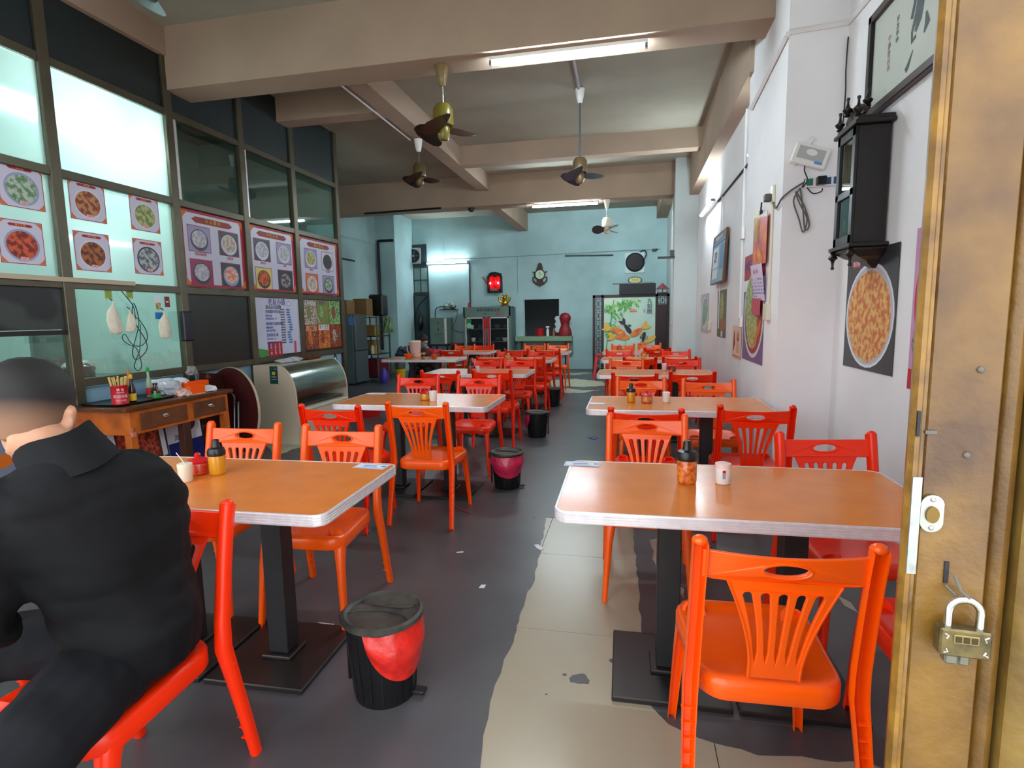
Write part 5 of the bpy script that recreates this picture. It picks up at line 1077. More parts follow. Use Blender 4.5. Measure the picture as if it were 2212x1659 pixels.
flat([('o',-.47,1.2,.07,.07,M_grn),('o',-.47,1.08,.07,.07,mat('light_green_print', (150,210,170), .5))], gc, frame((0,-.258,.10),*BACK), 'door_sticker')
random.seed(5)
for k in range(12):
    sh = (.432,.762,1.092)[k//4]; x = (-.44,-.22,.22,.44)[k % 4]; r_ = random.uniform(.06,.09)
    o = thing('bowl', 'stacked bowls on the %s shelf of the glass-door cabinet, %s of its four stacks' % (('lowest','middle','upper')[k//4], ('leftmost','second','third','rightmost')[k % 4]), 'bowl', (-3.62+x,14.15+random.uniform(-.1,.1),sh), 0, 'crockery in the glass-door cabinet')
    MB().lathe([(r_*.5,0),(r_,.05),(r_*.95,.05),(r_*.6,.06),(r_,.10),(r_*.93,.10),(r_*.4,.02)], n=16).build('bowl_wall', random.choice((M_wht, M_steel, mat('pale_green_china', (150,180,140), .4), M_crm)), o, smooth=True)
# gold cat, small red figure
ct = thing('gold_cat_figure', 'gold beckoning cat figurine on top of the glass-door cabinet', 'figurine', (-3.17,14.05,1.662))
MB().ell((0,0,.09),(.095,.08,.10)).build('cat_body', M_gold, ct, smooth=True); hd = MB().ell((0,-.01,.225),(.075,.065,.06)).build('cat_head', M_gold, ct, smooth=True)
for s in (-1,1): MB().lathe([(.028,0),(.003,.05)], (s*.05,0,.26), 8).build('ear', M_gold, hd); MB().tube([(s*.08,-.02,.10),(s*.13,-.03,.14),(s*.135,-.03,.24)], [.028,.026,.030], 10).build('arm', M_gold, ct, smooth=True); MB().ell((s*.028,-.07,.235),(.008,.006,.008),8,6).build('eye', M_blackpap, hd)
MB().lathe([(.11,0),(.115,.01),(.11,.03)], (0,0,0), 20).build('base', mat('brown_gold', (120,80,30), .5), ct)
o = tag(MB().ell((0,0,.04),(.045,.04,.04)).ell((0,0,.09),(.03,.03,.03)).build('red_figure', M_redp, smooth=True), 'small red ornament on the left end of the glass-door cabinet', 'figurine'); o.location = (-4.1,14.0,1.662)
# red lit shrine
sh = thing('wall_shrine', 'black wall shrine glowing red with two small bulbs, back wall', 'shrine', (-3.53,14.56,2.30))
MB().bx(-.17,.17,-.02,.03,-.22,.24).bx(-.19,-.16,-.14,.03,-.24,.16).bx(.16,.19,-.14,.03,-.24,.16).bx(-.19,.19,-.14,.03,-.27,-.23).build('shrine_case', M_blackpap, sh, bevel=.004)
MB().rings([[Vector((x, y_, z)) for x, z in ((-.17,.14),(-.13,.24),(-.05,.27),(.05,.27),(.13,.24),(.17,.14),(.10,.17),(-.10,.17))] for y_ in (-.14,.02)]).build('shrine_crown', M_dkw, sh)
MB().ell((0,-.06,.0),(.075,.04,.12)).ell((0,-.06,.12),(.04,.035,.045)).build('seated_figure', mat('red_lacquer', (200,20,30), .3), sh, smooth=True)
flat([('r',0,.0,.30,.34,M_redp)], sh, frame((0,-.022,0),*BACK), 'red_backing'); text('神', .10, M_gold, sh, frame((0,-.025,.10),*BACK))
M_rb = tube_mat('red_bulb', (1,.03,.06), 60)
for s in (-1,1): MB().ell((s*.105,-.13,-.02),(.020,.020,.03),10,8).build('candle_bulb', M_rb, sh, smooth=True); MB().cyl((s*.105,-.13,-.23),(s*.105,-.13,-.05),.014,n=8).build('candle', M_redp, sh)
MB().box((0,-.13,-.20),(.16,.03,.05)).build('offering_cups', M_steel, sh)
sheet('ribbon', 'small red ribbon stuck left of the glowing shrine', 'ribbon', frame((-3.82,14.595,2.36),*BACK)@Matrix.Rotation(R(35),4,'Z'), .05, .26, mat('faded_red', (190,110,110), .6), [])
# ship-wheel and anchor clock
ac = thing('anchor_clock', 'brown ship-wheel clock shaped with an anchor, on the back wall', 'clock', (-2.33,14.57,2.47)); M_anc = mat('dark_red_brown_wood', (64,26,22), .4)
Mb = frame((0,0,0),*BACK); RY = Matrix.Rotation(R(90),4,'X')
MB().lathe([(.135,0),(.15,.01),(.15,.03),(.115,.035)], n=32).xf(RY).build('wheel_rim', M_anc, ac, smooth=True); MB().lathe([(.112,.036),(.112,.042)], n=32).xf(RY).build('dial', mat('pale_green_dial', (196,226,196), .5), ac)
for k in range(8): a = PI*k/4+PI/8; MB().cyl((.14*math.cos(a),-.015,.14*math.sin(a)),(.205*math.cos(a),-.015,.205*math.sin(a)),.010,.016,8).build('spoke_handle', M_anc, ac)
me = plate([(-.05,.12),(-.065,.24),(-.03,.30),(.03,.30),(.065,.24),(.05,.12)], (), .03); me.transform(RY); me.materials.append(M_anc); link('anchor_top', me, ac)
me = plate([(-.04,-.1),(.04,-.1),(.05,-.2),(.12,-.19),(.17,-.12),(.165,-.06),(.20,-.10),(.19,-.17),(.10,-.26),(.0,-.30),(-.10,-.26),(-.19,-.17),(-.20,-.10),(-.165,-.06),(-.17,-.12),(-.12,-.19),(-.05,-.2)], (), .03); me.transform(RY); me.materials.append(M_anc); link('anchor_flukes', me, ac)
MB().bx(-.004,.004,-.047,-.043,0,.07).bx(0,.05,-.047,-.043,-.004,.004).build('clock_hands', M_blackpap, ac)
text('12\n\n6', .04, M_blackpap, ac, Mb@Matrix.Translation((0,0,.0425)))
# hatch, shelf and things on it
hs = thing('hatch_shelf', 'pale green shelf under the black serving hatch', 'shelf', (-2.24,14.42,0)); MB().bx(-.70,.77,-.22,.17,.755,.875).build('shelf_board', mat('pale_green_paint', (140,172,138), .6, var=.08, vs=4), hs, bevel=.003)
MB().bx(-.60,.77,.0,.15,.45,.755).build('apron', M_gre, hs); 
for x in (-.55,.1,.6): MB().bx(x-.02,x+.02,-.15,-.1,.0,.755).build('leg', M_dkw, hs)
HZ = .876
o = tag(MB().lathe([(.10,0),(.115,.2),(.112,.2),(.098,.01),(.003,.01)], (-2.33,14.42,HZ), 20).build('red_tub', M_redp, smooth=True), 'dark red round tub on the hatch shelf', 'tub')
o = thing('spray_bottle', 'pale spray bottle standing in the hatch', 'bottle', (-2.12,14.42,HZ)); MB().lathe([(.035,0),(.037,.15),(.02,.19),(.02,.21)]).build('bottle_body', M_wht, o, smooth=True); MB().box((0,0,.24),(.09,.03,.04)).build('trigger', M_wht, o, bevel=.006)
o = thing('sauce_bottle', 'orange-labelled bottle in the hatch beside the spray bottle', 'bottle', (-1.96,14.42,HZ)); MB().lathe([(.032,0),(.034,.10),(.012,.15),(.008,.22)]).build('bottle_body', mat('orange_bottle', (196,100,50), .4), o, smooth=True)
me = plate([(-.05,.42),(.06,.42),(.09,.36),(.06,.29),(.09,.21),(.06,.15),(.09,.08),(.06,0),(-.05,0),(-.09,.08),(-.05,.15),(-.09,.21),(-.05,.29),(-.09,.36)], [], .006); me.transform(Matrix.Translation((-1.84,14.36,.97))@RY); me.materials.append(mat('pale_board', (190,212,214), .5)); tag(link('wavy_board', me), 'white wavy-edged board with three dark marks at the hatch edge', 'board')
hc = thing('covered_dispenser', 'water dispenser wrapped in a dark red hooded cover at the end of the hatch shelf', 'dispenser', (-1.66,14.38,HZ)); M_drf = mat('dark_red_fabric', (150,22,34), .55, var=.3, vs=6, bump=.2, bs=20)
MB().lathe([(.17,0),(.18,.05),(.15,.17),(.105,.27),(.12,.36),(.15,.44),(.145,.50),(.10,.57),(.02,.60)], n=24, sy=.7).build('cover', M_drf, hc, smooth=True)
# round vent, plaque
rv = thing('round_vent', 'round black vent fan with pale square frame high on the back wall', 'fan', (.09,14.57,2.70)); MB().bx(-.25,.23,-.0,.03,-.26,.24).build('frame_plate', mat('pale_blue_frame', (220,236,238), .6), rv); MB().lathe([(.225,0),(.235,.02),(.2,.06),(.05,.07)], n=32).xf(RY).build('vent_drum', M_blackpap, rv, smooth=True)
tag(MB().tube(smooth_path([(.2,14.5,2.95),(.32,14.52,2.98),(.36,14.52,2.88),(.30,14.52,2.76),(.26,14.5,2.70)]), .012, 6).build('vent_cable', M_blkp, smooth=True), 'black cable looping right of the round vent', 'cable')
pq = thing('oval_plaque', 'small oval yellow plaque with scalloped black edge on the back wall', 'plaque', (.09,14.58,2.26)); me = plate([( (.17+.010*math.cos(16*t))*math.cos(t), (.085+.008*math.cos(16*t))*math.sin(t)) for t in [2*PI*k/64 for k in range(64)]], (), .015); me.transform(RY); me.materials.append(M_blackpap); link('plaque_edge', me, pq)
flat([('o',0,0,.15,.068,mat('pale_yellow', (232,226,150), .5))], pq, frame((0,-.0085,0),*BACK)); text('卫生间', .06, mat('olive_ink', (150,130,40), .5), pq, frame((0,-.0095,0),*BACK))
tag(MB().box((.55,14.55,2.98),(.10,.08,.06)).box((.62,14.56,3.0),(.05,.03,.03)).build('wall_camera', M_blkp, bevel=.01), 'tiny black camera near the top right of the back wall', 'camera')
tag(MB().lathe([(.06,0),(.065,-.02),(.04,-.07),(.01,-.08)], (-3.05,10.72,3.5), 16).build('dome_camera', M_blkp, smooth=True), 'small black dome camera under the rear girder', 'camera')
# carved screen with koi painting
sn = thing('carved_screen', 'dark carved folding screen with a koi and bamboo painting, back right', 'screen', (-.02,13.3,0)); M_ros = mat('rosewood', (52,20,24), .4, var=.3, vs=8)
for x0, x1, z0, z1 in ((-.86,-.80,.0,1.86),(-.66,-.60,0,1.86),(.57,.63,0,1.86),(.82,.88,0,1.86),(-.86,.88,1.80,1.86),(-.86,-.60,.06,.14),(.57,.88,.06,.14)): MB().bx(x0,x1,-.02,.02,z0,z1).build('frame_bar', M_ros, sn, bevel=.003)
MB().bx(.63,.82,-.01,.01,.14,1.62).build('dark_panel', mat('dark_wine_panel', (44,20,26), .4, var=.3, vs=3), sn)
def lattice(x0, x1, z0, z1):
    b = MB(); t = .010; L_ = lambda a, c, e, f: b.bx(a, c, -.008, .008, e, f)
    w_ = x1-x0; n = max(1, round((z1-z0)/.26)); hh = (z1-z0)/n
    for k in range(n):
        zb = z0+hh*k; 
        for u in (.25,.75): L_(x0+w_*u-t/2, x0+w_*u+t/2, zb, zb+hh)
        for u in (.12,.3,.7,.88): L_(x0, x0+w_, zb+hh*u-t/2, zb+hh*u+t/2) if u in (.12,.88) else (L_(x0, x0+w_*.25, zb+hh*u-t/2, zb+hh*u+t/2), L_(x0+w_*.75, x1, zb+hh*u-t/2, zb+hh*u+t/2))
        L_(x0+w_*.45, x0+w_*.55, zb+hh*.0, zb+hh*.12); L_(x0+w_*.42,x0+w_*.58,zb+hh*.3,zb+hh*.7)
    return b
o = lattice(-.80,-.66,.14,1.80).build('lattice', M_ros, sn); o['kind'] = 'stuff'; o = lattice(.63,.82,1.62,1.80).build('lattice', M_ros, sn); o['kind'] = 'stuff'
M_pt = mat('painting_ground', (206,222,196), .5, rgb2=(180,212,206), vs=1.6)
Ms = frame((-.015,-.0,.0),*BACK); MB().bx(-.60,.57,-.004,.008,.10,1.80).build('painting', M_pt, sn)
G1 = mat('bamboo_green', (70,160,80), .5); G2 = mat('bamboo_light', (150,200,90), .5); KO = mat('koi_orange', (226,90,50), .5, rgb2=(236,150,60), vs=9); KY = mat('koi_gold', (232,180,70), .5); KB = mat('koi_black', (40,44,54), .5)
random.seed(11); el = [('p',[(-.58,.45),(-.56,.45),(-.42,1.25),(-.36,1.75),(-.38,1.75),(-.45,1.25)],G1),('p',[(-.5,.8),(-.49,.8),(-.4,1.0),(-.41,1.0)],G2)]
for k in range(170):
    x, z = random.choice(((-.45,1.2),(-.38,1.62),(-.25,1.7),(-.5,1.62),(-.12,1.66),(-.46,1.05),(-.1,1.74),(.1,1.76),(-.33,1.45))); x += random.uniform(-.09,.09); z += random.uniform(-.09,.05); a = random.uniform(-2.6,-.4); l_ = random.uniform(.09,.19)
    z = min(z, 1.76); d = Vector((math.cos(a), math.sin(a))); n_ = Vector((-d.y, d.x))*l_*.09; m_ = (x+d.x*l_*.45, z+d.y*l_*.45)
    x2 = max(-.59, x+d.x*l_); el.append(('p',[(max(-.59,x),z),(max(-.59,m_[0]+n_.x),m_[1]+n_.y),(x2,z+d.y*l_),(max(-.59,m_[0]-n_.x),m_[1]-n_.y)],random.choice((G1,G1,G2))))
def koi(x, z, a, s, m_, t_):
    Rm = lambda p: (x+s*(p[0]*math.cos(a)-p[1]*math.sin(a)), z+s*(p[0]*math.sin(a)+p[1]*math.cos(a)))
    return [('p',[Rm(p) for p in ((-.05,0),(-.16,.07),(-.22,.06),(-.17,0),(-.22,-.06),(-.14,-.06))],t_),('p',[Rm(p) for p in ((.0,.04),(.03,.10),(-.04,.07))],t_),('p',[Rm(p) for p in ((.16,0),(.13,.035),(.06,.05),(-.04,.035),(-.10,0),(-.04,-.035),(.06,-.05),(.13,-.035))],m_)]
el += koi(-.32,1.03,-.35,1.5,KO,KY)+koi(-.22,.88,-.05,1.4,KO,KY)+koi(-.07,1.10,-.95,1.1,KB,KB)+koi(.19,1.02,3.75,1.35,KO,KY)+koi(.31,.86,1.4,.9,KB,KB)+koi(.44,.80,.6,1.1,KY,KO)+koi(-.1,.55,.2,1.2,KO,KY)
el += [('p',[(.07+.09*math.cos(t),1.47+.06*math.sin(t)) for t in [PI*k/12 for k in range(13)]],mat('sun_orange', (236,140,110), .5)),('p',[(-.1,.8),(-.09,.8),(-.12,.6),(-.13,.6)],G2)]
el += [('p',[(.1+.35*math.cos(t),.93+.03*math.sin(t)) for t in [PI*1.1+.7*PI*k/10 for k in range(11)]]+[(.1+.34*math.cos(t),.925+.027*math.sin(t)) for t in [PI*1.8-.7*PI*k/10 for k in range(11)]],mat('water_blue', (110,180,200), .5))]
flat(el, sn, frame((0,-.004,0),*BACK), 'painted_figures'); text('九\n如\n图', .12, M_blackpap, sn, frame((.44,-.0205,1.58),*BACK), align='CENTER'); text('吉\n祥', .05, mat('seal_red', (214,110,90), .5), sn, frame((.32,-.0205,1.48),*BACK))
MB().bx(-.27,.55,-.10,.10,1.86,2.10).build('x', M_blackpap); o = [x for x in bpy.data.objects if x.name == 'x'][0]; o.name = 'black_box'; o.location = (0,13.3,.001); tag(o, 'long black box lying on top of the carved screen', 'box')
o = tag(MB().bx(-.42,.52,-.11,.11,0,.025).build('plank', mat('grey_plank', (110,130,130), .6)), 'thin grey plank lying on the black box over the screen', 'plank'); o.location = (0,13.3,2.102)
pv = thing('toy_pavilion', 'small dark red wooden pavilion on the right end of the screen', 'ornament', (.70,13.3,1.862)); MB().lathe([(.15,.10),(.05,.20),(.005,.24)], n=4).build('roof', mat('faded_roof_red', (150,70,74), .6), pv); MB().bx(-.12,.12,-.06,.06,0,.03).build('base', M_ros, pv)
for x in (-.10,0,.10): MB().bx(x-.008,x+.008,-.05,-.034,.03,.11).build('post', M_ros, pv)
# stools
st0 = thing('plastic_stool', 'upper of two nested red plastic stools left of the carved screen', 'stool', (-.62,12.35,0), 0, 'nested red stools')
def stool(p):
    MB().rings([[Vector((x, y, z)) for x, y in rrect(w_, w_, .04, 4)] for w_, z in ((.27,.44),(.28,.46),(.27,.475))]).build('seat', M_redp, p)
    for sx in (-1,1):
        for sy in (-1,1): MB().rings([[Vector((sx*(c_+dx), sy*(c_+dy), z)) for dx, dy in ((-.03,-.03),(.02,-.03),(.02,.02),(-.03,.02))] for c_, z in ((.165,0),(.11,.45))]).build('leg', M_redp, p)
stool(st0); st1 = dup(st0, (-.62,12.35,.07), 0, 'lower of two nested red plastic stools left of the carved screen'); st0['label'], st1['label'] = st1['label'], st0['label']
# fridge, cartons, rack and things along the far left wall
fr = thing('fridge', 'grey two-door fridge past the end of the glazed partition', 'fridge', (-6.0,11.05,0)); M_fr = mat('fridge_grey', (108,118,124), .35, metal=.4, var=.1, vs=3)
MB().bx(-.32,.28,-.27,.27,.03,1.50).build('fridge_body', M_fr, fr, bevel=.01); MB().bx(.285,.34,-.265,.265,.05,.72).build('lower_door', M_fr, fr, bevel=.01); MB().bx(.285,.34,-.265,.265,.735,1.50).build('upper_door', M_fr, fr, bevel=.01)
MB().bx(.20,.33,-.28,-.27,1.28,1.44).build('energy_label', mat('label_blue_white', (90,140,200), .5), fr); MB().bx(-.3,.3,-.25,.25,0,.03).build('plinth', M_blk, fr)
def carton(c, d, label, m=M_card, rz=0, name='carton'):
    o = thing(name, label, 'box', c, R(rz)); MB().box((0,0,d[2]/2), d).build('carton_body', m, o, bevel=.004); MB().box((0,0,d[2]),(d[0]*.98,.05,.002)).build('tape', mat('tape_tan', (176,150,104), .4), o); return o
carton((-6.02,10.98,1.502),(.36,.34,.30),'brown cardboard carton standing at the left on the fridge')
carton((-5.80,11.45,1.46),(.32,.30,.38),'taller brown carton on the steel rack beside the fridge',)
o = tag(MB().box((0,0,.24),(.34,.30,.48)).build('black_case', M_blkp, bevel=.03), 'black soft case standing behind the cartons on the rack', 'case'); o.location = (-5.62,11.85,1.462)
rk = thing('steel_rack', 'steel rack with cartons between fridge and corner pillar', 'rack', (-5.70,11.72,0))
for x in (-.25,.22):
    for y in (-.30,.34): MB().bx(x-.015,x+.015,y-.015,y+.015,0,1.46).build('post', M_steel, rk)
for z in (.10,.62,1.02,1.44): MB().bx(-.26,.24,-.31,.35,z-.02,z).build('rack_shelf', mat('dark_shelf', (60,54,44), .5), rk)
carton((-5.76,11.62,1.022),(.36,.36,.24),'open carton on the middle shelf of the rack', M_card, 6); carton((-5.78,11.66,.622),(.34,.30,.30),'carton with white label on the lower shelf of the rack')
for p, l in (((-5.55,11.50,1.022),'yellow bottle on the middle rack shelf'), ((-5.55,11.50,.622),'yellow bottle on the lower rack shelf')):
    o = thing('yellow_bottle', l, 'bottle', p); MB().lathe([(.04,0),(.045,.14),(.02,.18),(.02,.2)]).build('bottle_body', mat('oil_yellow', (226,186,30), .3), o, smooth=True)
o = tag(MB().lathe([(.04,0),(.045,.14),(.02,.18),(.018,.2)], (-5.62,11.46,.622)).build('white_bottle', M_wht, smooth=True), 'white bottle before the labelled carton on the rack', 'bottle')
cr_ = tag(MB().bx(-5.92,-5.50,11.45,12.02,.102,.50).build('red_crate', mat('dark_red_crate', (110,24,34), .5), bevel=.01), 'dark red crate at the bottom of the rack', 'crate')
crumple('green_bag', 'green vegetable bag hanging from the right side of the rack', 'bag', (-5.42,11.9,1.08), (.10,.10,.22), mat('green_bag', (120,160,110), .4, var=.3, vs=12), 41)
o = thing('purple_jug', 'purple plastic bottle standing on the floor before the rack', 'bottle', (-5.30,11.3,0)); MB().lathe([(.09,0),(.095,.01),(.095,.2),(.05,.29),(.05,.33)]).build('bottle_body', mat('violet_plastic', (84,60,170), .35), o, smooth=True)
o = thing('white_bucket', 'white bucket with red lid right of the rack', 'bucket', (-5.35,12.3,.22)); MB().lathe([(.12,0),(.14,.24)]).build('bucket_body', M_steel, o, smooth=True); MB().lathe([(.15,.24),(.15,.27),(.05,.29)]).build('lid', M_redp, o, smooth=True)
o = thing('yellow_tub', 'yellow tub on the floor under the white bucket', 'tub', (-5.35,12.3,0)); MB().lathe([(.11,0),(.13,.215)]).build('tub_body', mat('oil_yellow', (226,186,30), .3), o, smooth=True)
crumple('grey_bag', 'dark blue-grey bag on the low bench by the corner pillar', 'bag', (-5.45,12.9,.45), (.22,.2,.16), mat('slate_fabric', (56,66,80), .7), 43)
lbn = thing('low_bench', 'low wooden bench by the far left corner pillar', 'bench', (-5.3,12.95,0)); MB().bx(-.4,.5,-.2,.2,.40,.45).build('bench_top', M_card, lbn)
for x in (-.36,.46):
    for y in (-.16,.16): MB().bx(x-.02,x+.02,y-.02,y+.02,0,.40).build('leg', M_dkw, lbn)
carton((-4.6,12.9,0),(.3,.3,.25),'yellowish carton on the floor right of the low bench')

# ================================================================== PEOPLE
M_skin = mat('skin_tan', (196,142,112), .5, sss=.1, var=.08, vs=20)
def ring(c, rx, ry, M=None, n=20, p=2.0):
    out = []
    for k in range(n):
        a = 2*PI*k/n; ca, sa = math.cos(a), math.sin(a); e = 2/p
        v = Vector((rx*abs(ca)**e*(1 if ca > 0 else -1), ry*abs(sa)**e*(1 if sa > 0 else -1), 0)); out.append(Vector(c)+(M@v if M else v))
    return out
def limb(b, pts, rad, n=14, flat=1.0): b.tube(smooth_path(pts, 4) if len(pts) > 2 else pts, interp(rad, (len(pts)-1)*4+1) if len(pts) > 2 else rad, n, flat=flat); return b
def interp(r, n):
    out = []
    for i in range(n):
        t = i/(n-1)*(len(r)-1); k = min(int(t), len(r)-2); out.append(r[k]+(r[k+1]-r[k])*(t-k))
    return out
def head_mb(Mh, s=1.0, neck=None):
    """head in its own frame: +y is the face, origin at its centre"""
    b = MB(); b.ell((0,-.012*s,.025*s),(.076*s,.096*s,.090*s),24,16); b.ell((0,.022*s,-.035*s),(.060*s,.072*s,.075*s),20,14); b.ell((0,.045*s,-.085*s),(.035*s,.035*s,.026*s),14,10)
    b.ell((0,.098*s,-.012*s),(.012*s,.018*s,.022*s),12,8); b.ell((0,.085*s,.020*s),(.055*s,.012*s,.010*s),14,8); b.ell((0,.088*s,-.052*s),(.024*s,.010*s,.009*s),12,8)
    for sx in (-1,1):
        b.ell((sx*.080*s,-.005*s,-.012*s),(.010*s,.020*s,.032*s),12,10,Matrix.Rotation(sx*R(20),3,'Z')); b.ell((sx*.086*s,-.012*s,.006*s),(.008*s,.016*s,.016*s),10,8)
    if neck is None: b.tube([(0,-.028*s,-.05*s),(0,-.045*s,-.13*s),(0,-.06*s,-.19*s)], [.056*s,.056*s,.066*s], 18)
    b.xf(Mh)
    if neck is not None: p0 = Mh@Vector((0,-.025,-.04)); b.tube(smooth_path([p0, p0.lerp(neck,.5), neck-Vector((0,0,.03))], 3), [.058,.057,.056,.056,.057,.060,.064], 18)
    return b
def hand_mb(b, M, s=1.0, curl=.5, side=1):
    """palm along +y from the wrist at the origin, back of the hand +z"""
    h = MB(); h.rings([ring((0,y,0), w, t, Matrix.Rotation(R(-90),3,'X'), 12, 2.6) for y, w, t in ((-.01,.026,.018),(.03,.036,.016),(.065,.041,.014),(.085,.040,.012))])
    for k, L_ in enumerate((.070,.080,.075,.058)):
        x = side*(-.030+.020*k); p = Vector((x,.082,0)); a = 0; pts = [p-Vector((0,.02,0))]; 
        for seg in (.45,.32,.23): pts.append(p.copy()); a += curl; p = p+Vector((0, math.cos(a), -math.sin(a)))*L_*seg
        pts.append(p); h.tube(pts, [.0095,.0095,.0088,.008,.0065], 8)
    pts = [Vector((side*-.02,.015,-.004)), Vector((side*-.042,.04,-.012)), Vector((side*-.056,.066,-.022)), Vector((side*-.054,.088,-.034))]; h.tube(pts, [.014,.012,.0105,.008], 8)
    b.join(h, M@Matrix.Scale(s,4))
def basis(o, fwd, up):
    f_ = Vector(fwd).normalized(); r_ = f_.cross(Vector(up)).normalized(); u_ = r_.cross(f_)
    return Matrix(((r_.x,f_.x,u_.x,o[0]),(r_.y,f_.y,u_.y,o[1]),(r_.z,f_.z,u_.z,o[2]),(0,0,0,1)))
# the seated man, seen from behind: pelvis to the left and the door, shoulders and head turned away
ORG = Vector((-1.32,1.12,0))
mn = thing('person', 'seated person in a black jacket and dark trousers, seen from behind at the left edge', 'person', ORG)
iv = Matrix.Translation(-ORG)
pel = Vector((-1.31,1.17,.54)); ch = Vector((-1.31,1.09,.90)); nk = Vector((-1.318,1.045,1.082))
sR, sL = Vector((-1.285,1.19,.995)), Vector((-1.37,.885,.975))
eR, wR = Vector((-1.44,1.32,.77)), Vector((-1.68,1.30,.74))
eL, wL = Vector((-1.405,.885,.735)), Vector((-1.62,.97,.665))
hR, kR, aR = Vector((-1.34,1.21,.54)), Vector((-1.78,1.08,.475)), Vector((-1.84,1.10,.09))
hL, kL, aL = Vector((-1.29,1.08,.535)), Vector((-1.19,.73,.49)), Vector((-1.30,.66,.09))
Hd = Vector((-1.405,1.045,1.180))
Mh = basis(Hd, (-.45,.85,-.25), (-.05,.12,1))
across = (sR-sL).normalized(); fw = Vector((-across.y, across.x, 0)).normalized()
def torso(b, k=1.0, hemz=None):
    rs = []
    for c, w, d, lean, p in ((pel+Vector((0,.0,-.075)),.165,.135,.0,2.2),(pel+Vector((.01,.0,.03)),.185,.145,.05,2.3),(Vector((-1.305,1.155,.70)),.180,.135,.35,2.3),(Vector((-1.30,1.125,.82)),.195,.135,.6,2.4),(ch+Vector((0,0,.02)),.21,.130,.9,2.5),(Vector((-1.32,1.06,.985)),.20,.125,1,2.5),(Vector((-1.322,1.045,1.04)),.15,.10,1,2.2),(nk,.080,.075,1,2)):
        ax = (Vector((.71,-.71,0))*(-1)*(1-lean)+across*lean).normalized(); ay = Vector((-ax.y,ax.x,0)); 
        Mx3 = Matrix((ax, ay, ax.cross(ay))).transposed(); Mt = Matrix.Rotation(R(-16), 3, across)
        rs.append(ring(c, w*k, d*k, Mt@Mx3, 24, p))
    b.rings(rs); return b
bd = MB(); torso(bd, .93); bd.join(head_mb(Mh, 1.04, nk)); 
for a, e, w in ((sR,eR,wR),(sL,eL,wL)): limb(bd, [a.lerp(ch,.3), a, e, w], [.06,.052,.040,.026])
for a, k_, an in ((hR,kR,aR),(hL,kL,aL)): limb(bd, [a, k_, an], [.085,.058,.038]); bd.tube([an+Vector((0,.0,-.03)), an+Vector((-.09,-.01,-.055)), an+Vector((-.17,-.02,-.06))], [.042,.042,.03], 10)
hand_mb(bd, basis(wR, wR-eR, (0,0,1)), 1, .45, 1); hand_mb(bd, basis(wL, wL-eL, (0,0,1)), 1, .45, -1)
bd.xf(iv); body = remesh(bd, 'body', M_skin, .0075, 2, parent=mn)
M_jk = mat('black_jacket_cloth', (11,11,13), .75, rgb2=(16,17,20), vs=9, bump=.10, bs=220, spec=.2)
jk = MB(); torso(jk, 1.06)
for a, e, w in ((sR,eR,wR),(sL,eL,wL)): limb(jk, [a.lerp(ch,.35), a+Vector((0,0,-.012)), e, e.lerp(w,.92)], [.10,.083,.066,.044])
me = remesh(jk.xf(iv), 'jacket', M_jk, .011, 4)
for v in me.data.vertices:
    wp = v.co+ORG; s_ = 0
    for J, r_, am in ((eL,.20,.016),(sL,.16,.009),(sR,.14,.008),(eR,.16,.012)):
        d = (wp-J).length
        if d < r_: s_ += am*(1-d/r_)*math.sin(70*((wp-J).dot(Vector((.5,.35,.8))))+3*noise.noise(wp*9))
    s_ += .012*noise.noise(wp*4.5)+.012*abs(noise.noise(Vector((wp.x*5+wp.z*4,wp.y*5,wp.z*13))))
    if wp.z < .60: s_ += .004*math.sin(17*math.atan2(wp.y-1.15, wp.x+1.31))*max(0,min(1,(.62-wp.z)*8))
    v.co += v.normal*s_
me.parent = mn
cl = MB(); cl_r = []
for z, r_ in ((-.045,.100),(-.010,.095),(.030,.088),(.060,.084)):
    cl_r.append([iv@(nk+basis((0,0,0),(-.2,1,0),(-.5,0,.86)).to_3x3()@Vector((r_*math.cos(a)-.0, r_*math.sin(a), z+.008*math.sin(3*a)-.012))) for a in [2*PI*k/28 for k in range(28)]])
cl_r2 = [[p+(iv@nk-p)*.10 for p in r_] for r_ in cl_r[::-1]]
cl.rings(cl_r+cl_r2+[cl_r[0]], True, False).build('collar', M_jk, mn, smooth=True)
M_tr = mat('charcoal_trousers', (16,17,21), .8, rgb2=(22,24,29), vs=8, bump=.08, bs=160, spec=.2)
tr_ = MB(); limb(tr_, [hR+Vector((.08,-.02,.0)), hR, kR, aR+Vector((0,0,.03))], [.10,.108,.082,.058]); limb(tr_, [hL+Vector((0,.09,.0)), hL, kL, aL+Vector((0,0,.03))], [.10,.112,.092,.062]); tr_.ell(pel+Vector((0,0,-.01)),(.15,.15,.095),20,12)
remesh(tr_.xf(iv), 'trousers', M_tr, .010, 3, .006, .09, mn)
# short hair with faded sides: colour follows the cut, a property of the hair itself
hm = bpy.data.materials.new('cropped_black_hair'); hm.use_nodes = True; nt = hm.node_tree; p_ = nt.nodes['Principled BSDF']; p_.inputs['Roughness'].default_value = .7
tc = nt.nodes.new('ShaderNodeTexCoord'); sp = nt.nodes.new('ShaderNodeSeparateXYZ'); nt.links.new(tc.outputs['Object'], sp.inputs[0]); mr = nt.nodes.new('ShaderNodeMapRange'); mr.inputs[1].default_value = -.055; mr.inputs[2].default_value = .045
nz = nt.nodes.new('ShaderNodeTexNoise'); nz.inputs['Scale'].default_value = 260; ad = nt.nodes.new('ShaderNodeMath'); ad.operation = 'MULTIPLY_ADD'; ad.inputs[1].default_value = .03; nt.links.new(nz.outputs[0], ad.inputs[0]); nt.links.new(sp.outputs[2], ad.inputs[2]); nt.links.new(ad.outputs[0], mr.inputs[0])
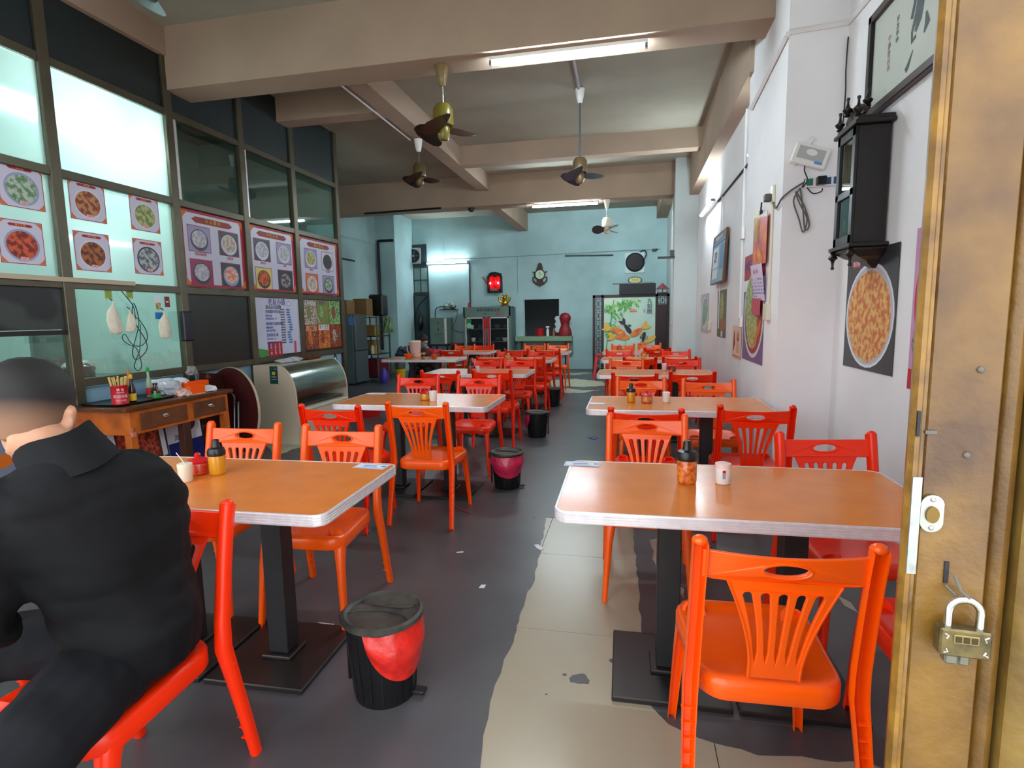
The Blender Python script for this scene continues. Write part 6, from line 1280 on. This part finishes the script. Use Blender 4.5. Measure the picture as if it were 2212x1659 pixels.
mx = nt.nodes.new('ShaderNodeMix'); mx.data_type = 'RGBA'; mx.inputs['A'].default_value = lin((186,140,112)); mx.inputs['B'].default_value = lin((16,13,13)); nt.links.new(mr.outputs[0], mx.inputs['Factor']); nt.links.new(mx.outputs['Result'], p_.inputs['Base Color'])
hb = MB(); hb.ell((0,-.016,.030),(.080,.101,.096),32,22)
hh_ = hb.mesh('hair', hm, 80); bm = bmesh.new(); bm.from_mesh(hh_)
bmesh.ops.delete(bm, geom=[v for v in bm.verts if v.co.z < -.058 or (v.co.y > .045 and v.co.z < .055) or (abs(v.co.x) > .068 and v.co.z < -.01 and v.co.y > -.03)], context='VERTS')
for v in bm.verts:
    k_ = max(0, min(1, (v.co.z-.0)/.09)); v.co += v.normal*(.010*k_+.0025*noise.noise(v.co*60)*k_)
bm.to_mesh(hh_); bm.free(); ho = link('hair', hh_, mn); ho.matrix_local = iv@Mh@Matrix.Scale(1.04,4); md = ho.modifiers.new('s','SOLIDIFY'); md.thickness = .006; md.offset = -1
for sx in (-1,1):
    MB().ell((sx*.028,.086,.006),(.012,.008,.008),10,8).xf(iv@Mh).build('eye', M_wht, mn, smooth=True)
sh_b = MB()
for an in (aR, aL):
    b = MB(); b.rings([ring(an+Vector((dx,dy,z)), rx, ry, None, 16, 2.4) for dx, dy, z, rx, ry in ((-.06,-.01,-.09,.14,.05),(-.06,-.01,-.065,.142,.052),(-.05,-.01,-.04,.12,.046),(.0,0,-.01,.055,.045))]); b.xf(iv).build('shoe', M_blkp, mn, smooth=True)
# person at the far left table
O2 = Vector((-3.56,9.28,0)); p2 = thing('person', 'seated person in a brown jacket with blue mask, bent over the far left table', 'person', O2)
M2h = basis((0,-.05,1.0), (.75,-.45,-.45), (0,0,1)); b = MB(); b.join(head_mb(M2h,.95)); b.rings([ring((0,.0+y,z), w, d, None, 18, 2.4) for y, z, w, d in ((.1,.42,.17,.13),(.08,.6,.16,.12),(.02,.78,.19,.12),(-.02,.86,.10,.08),(-.03,.92,.05,.05))])
for s in (-1,1):
    limb(b, [(s*.16,.02,.80),(s*.22,-.10,.62),(s*.10,-.30,.80)], [.045,.04,.028]); hand_mb(b, basis((s*.10,-.31,.80),(-s*.3,-1,0),(0,0,1)), .95, .5, s); limb(b, [(s*.08,.08,.47),(s*.11,-.30,.47),(s*.11,-.32,.06)], [.08,.06,.04])
remesh(b, 'body', M_skin, .010, 2, parent=p2)
M_bj = mat('brown_jacket', (98,62,46), .8, var=.2, vs=12)
b = MB(); b.rings([ring((0,.0+y,z), w, d, None, 18, 2.4) for y, z, w, d in ((.1,.42,.19,.15),(.08,.6,.18,.14),(.02,.78,.21,.135),(-.02,.86,.12,.10),(-.03,.885,.07,.07))])
for s in (-1,1): limb(b, [(s*.16,.02,.80),(s*.22,-.10,.62),(s*.11,-.28,.80)], [.062,.055,.042])
remesh(b, 'jacket', M_bj, .014, 3, .004, .08, p2)
b = MB(); 
for s in (-1,1): limb(b, [(s*.08,.12,.47),(s*.11,-.30,.48),(s*.11,-.32,.08)], [.10,.078,.055])
remesh(b, 'trousers', M_tr, .014, 2, parent=p2); MB().ell((0,-.02,.035),(.080,.098,.088),20,12).xf(M2h).build('x', mat('dark_brown_hair', (42,26,22), .7), p2, smooth=True).name = 'hair'
MB().ell((0,.075,-.05),(.045,.035,.04),14,10).xf(M2h).build('face_mask', mat('mask_blue', (110,160,214), .6), p2, smooth=True)
sto = thing('plastic_stool', 'red plastic stool under the person at the far left table', 'stool', (-3.56,9.38,0), 0); stool(sto)
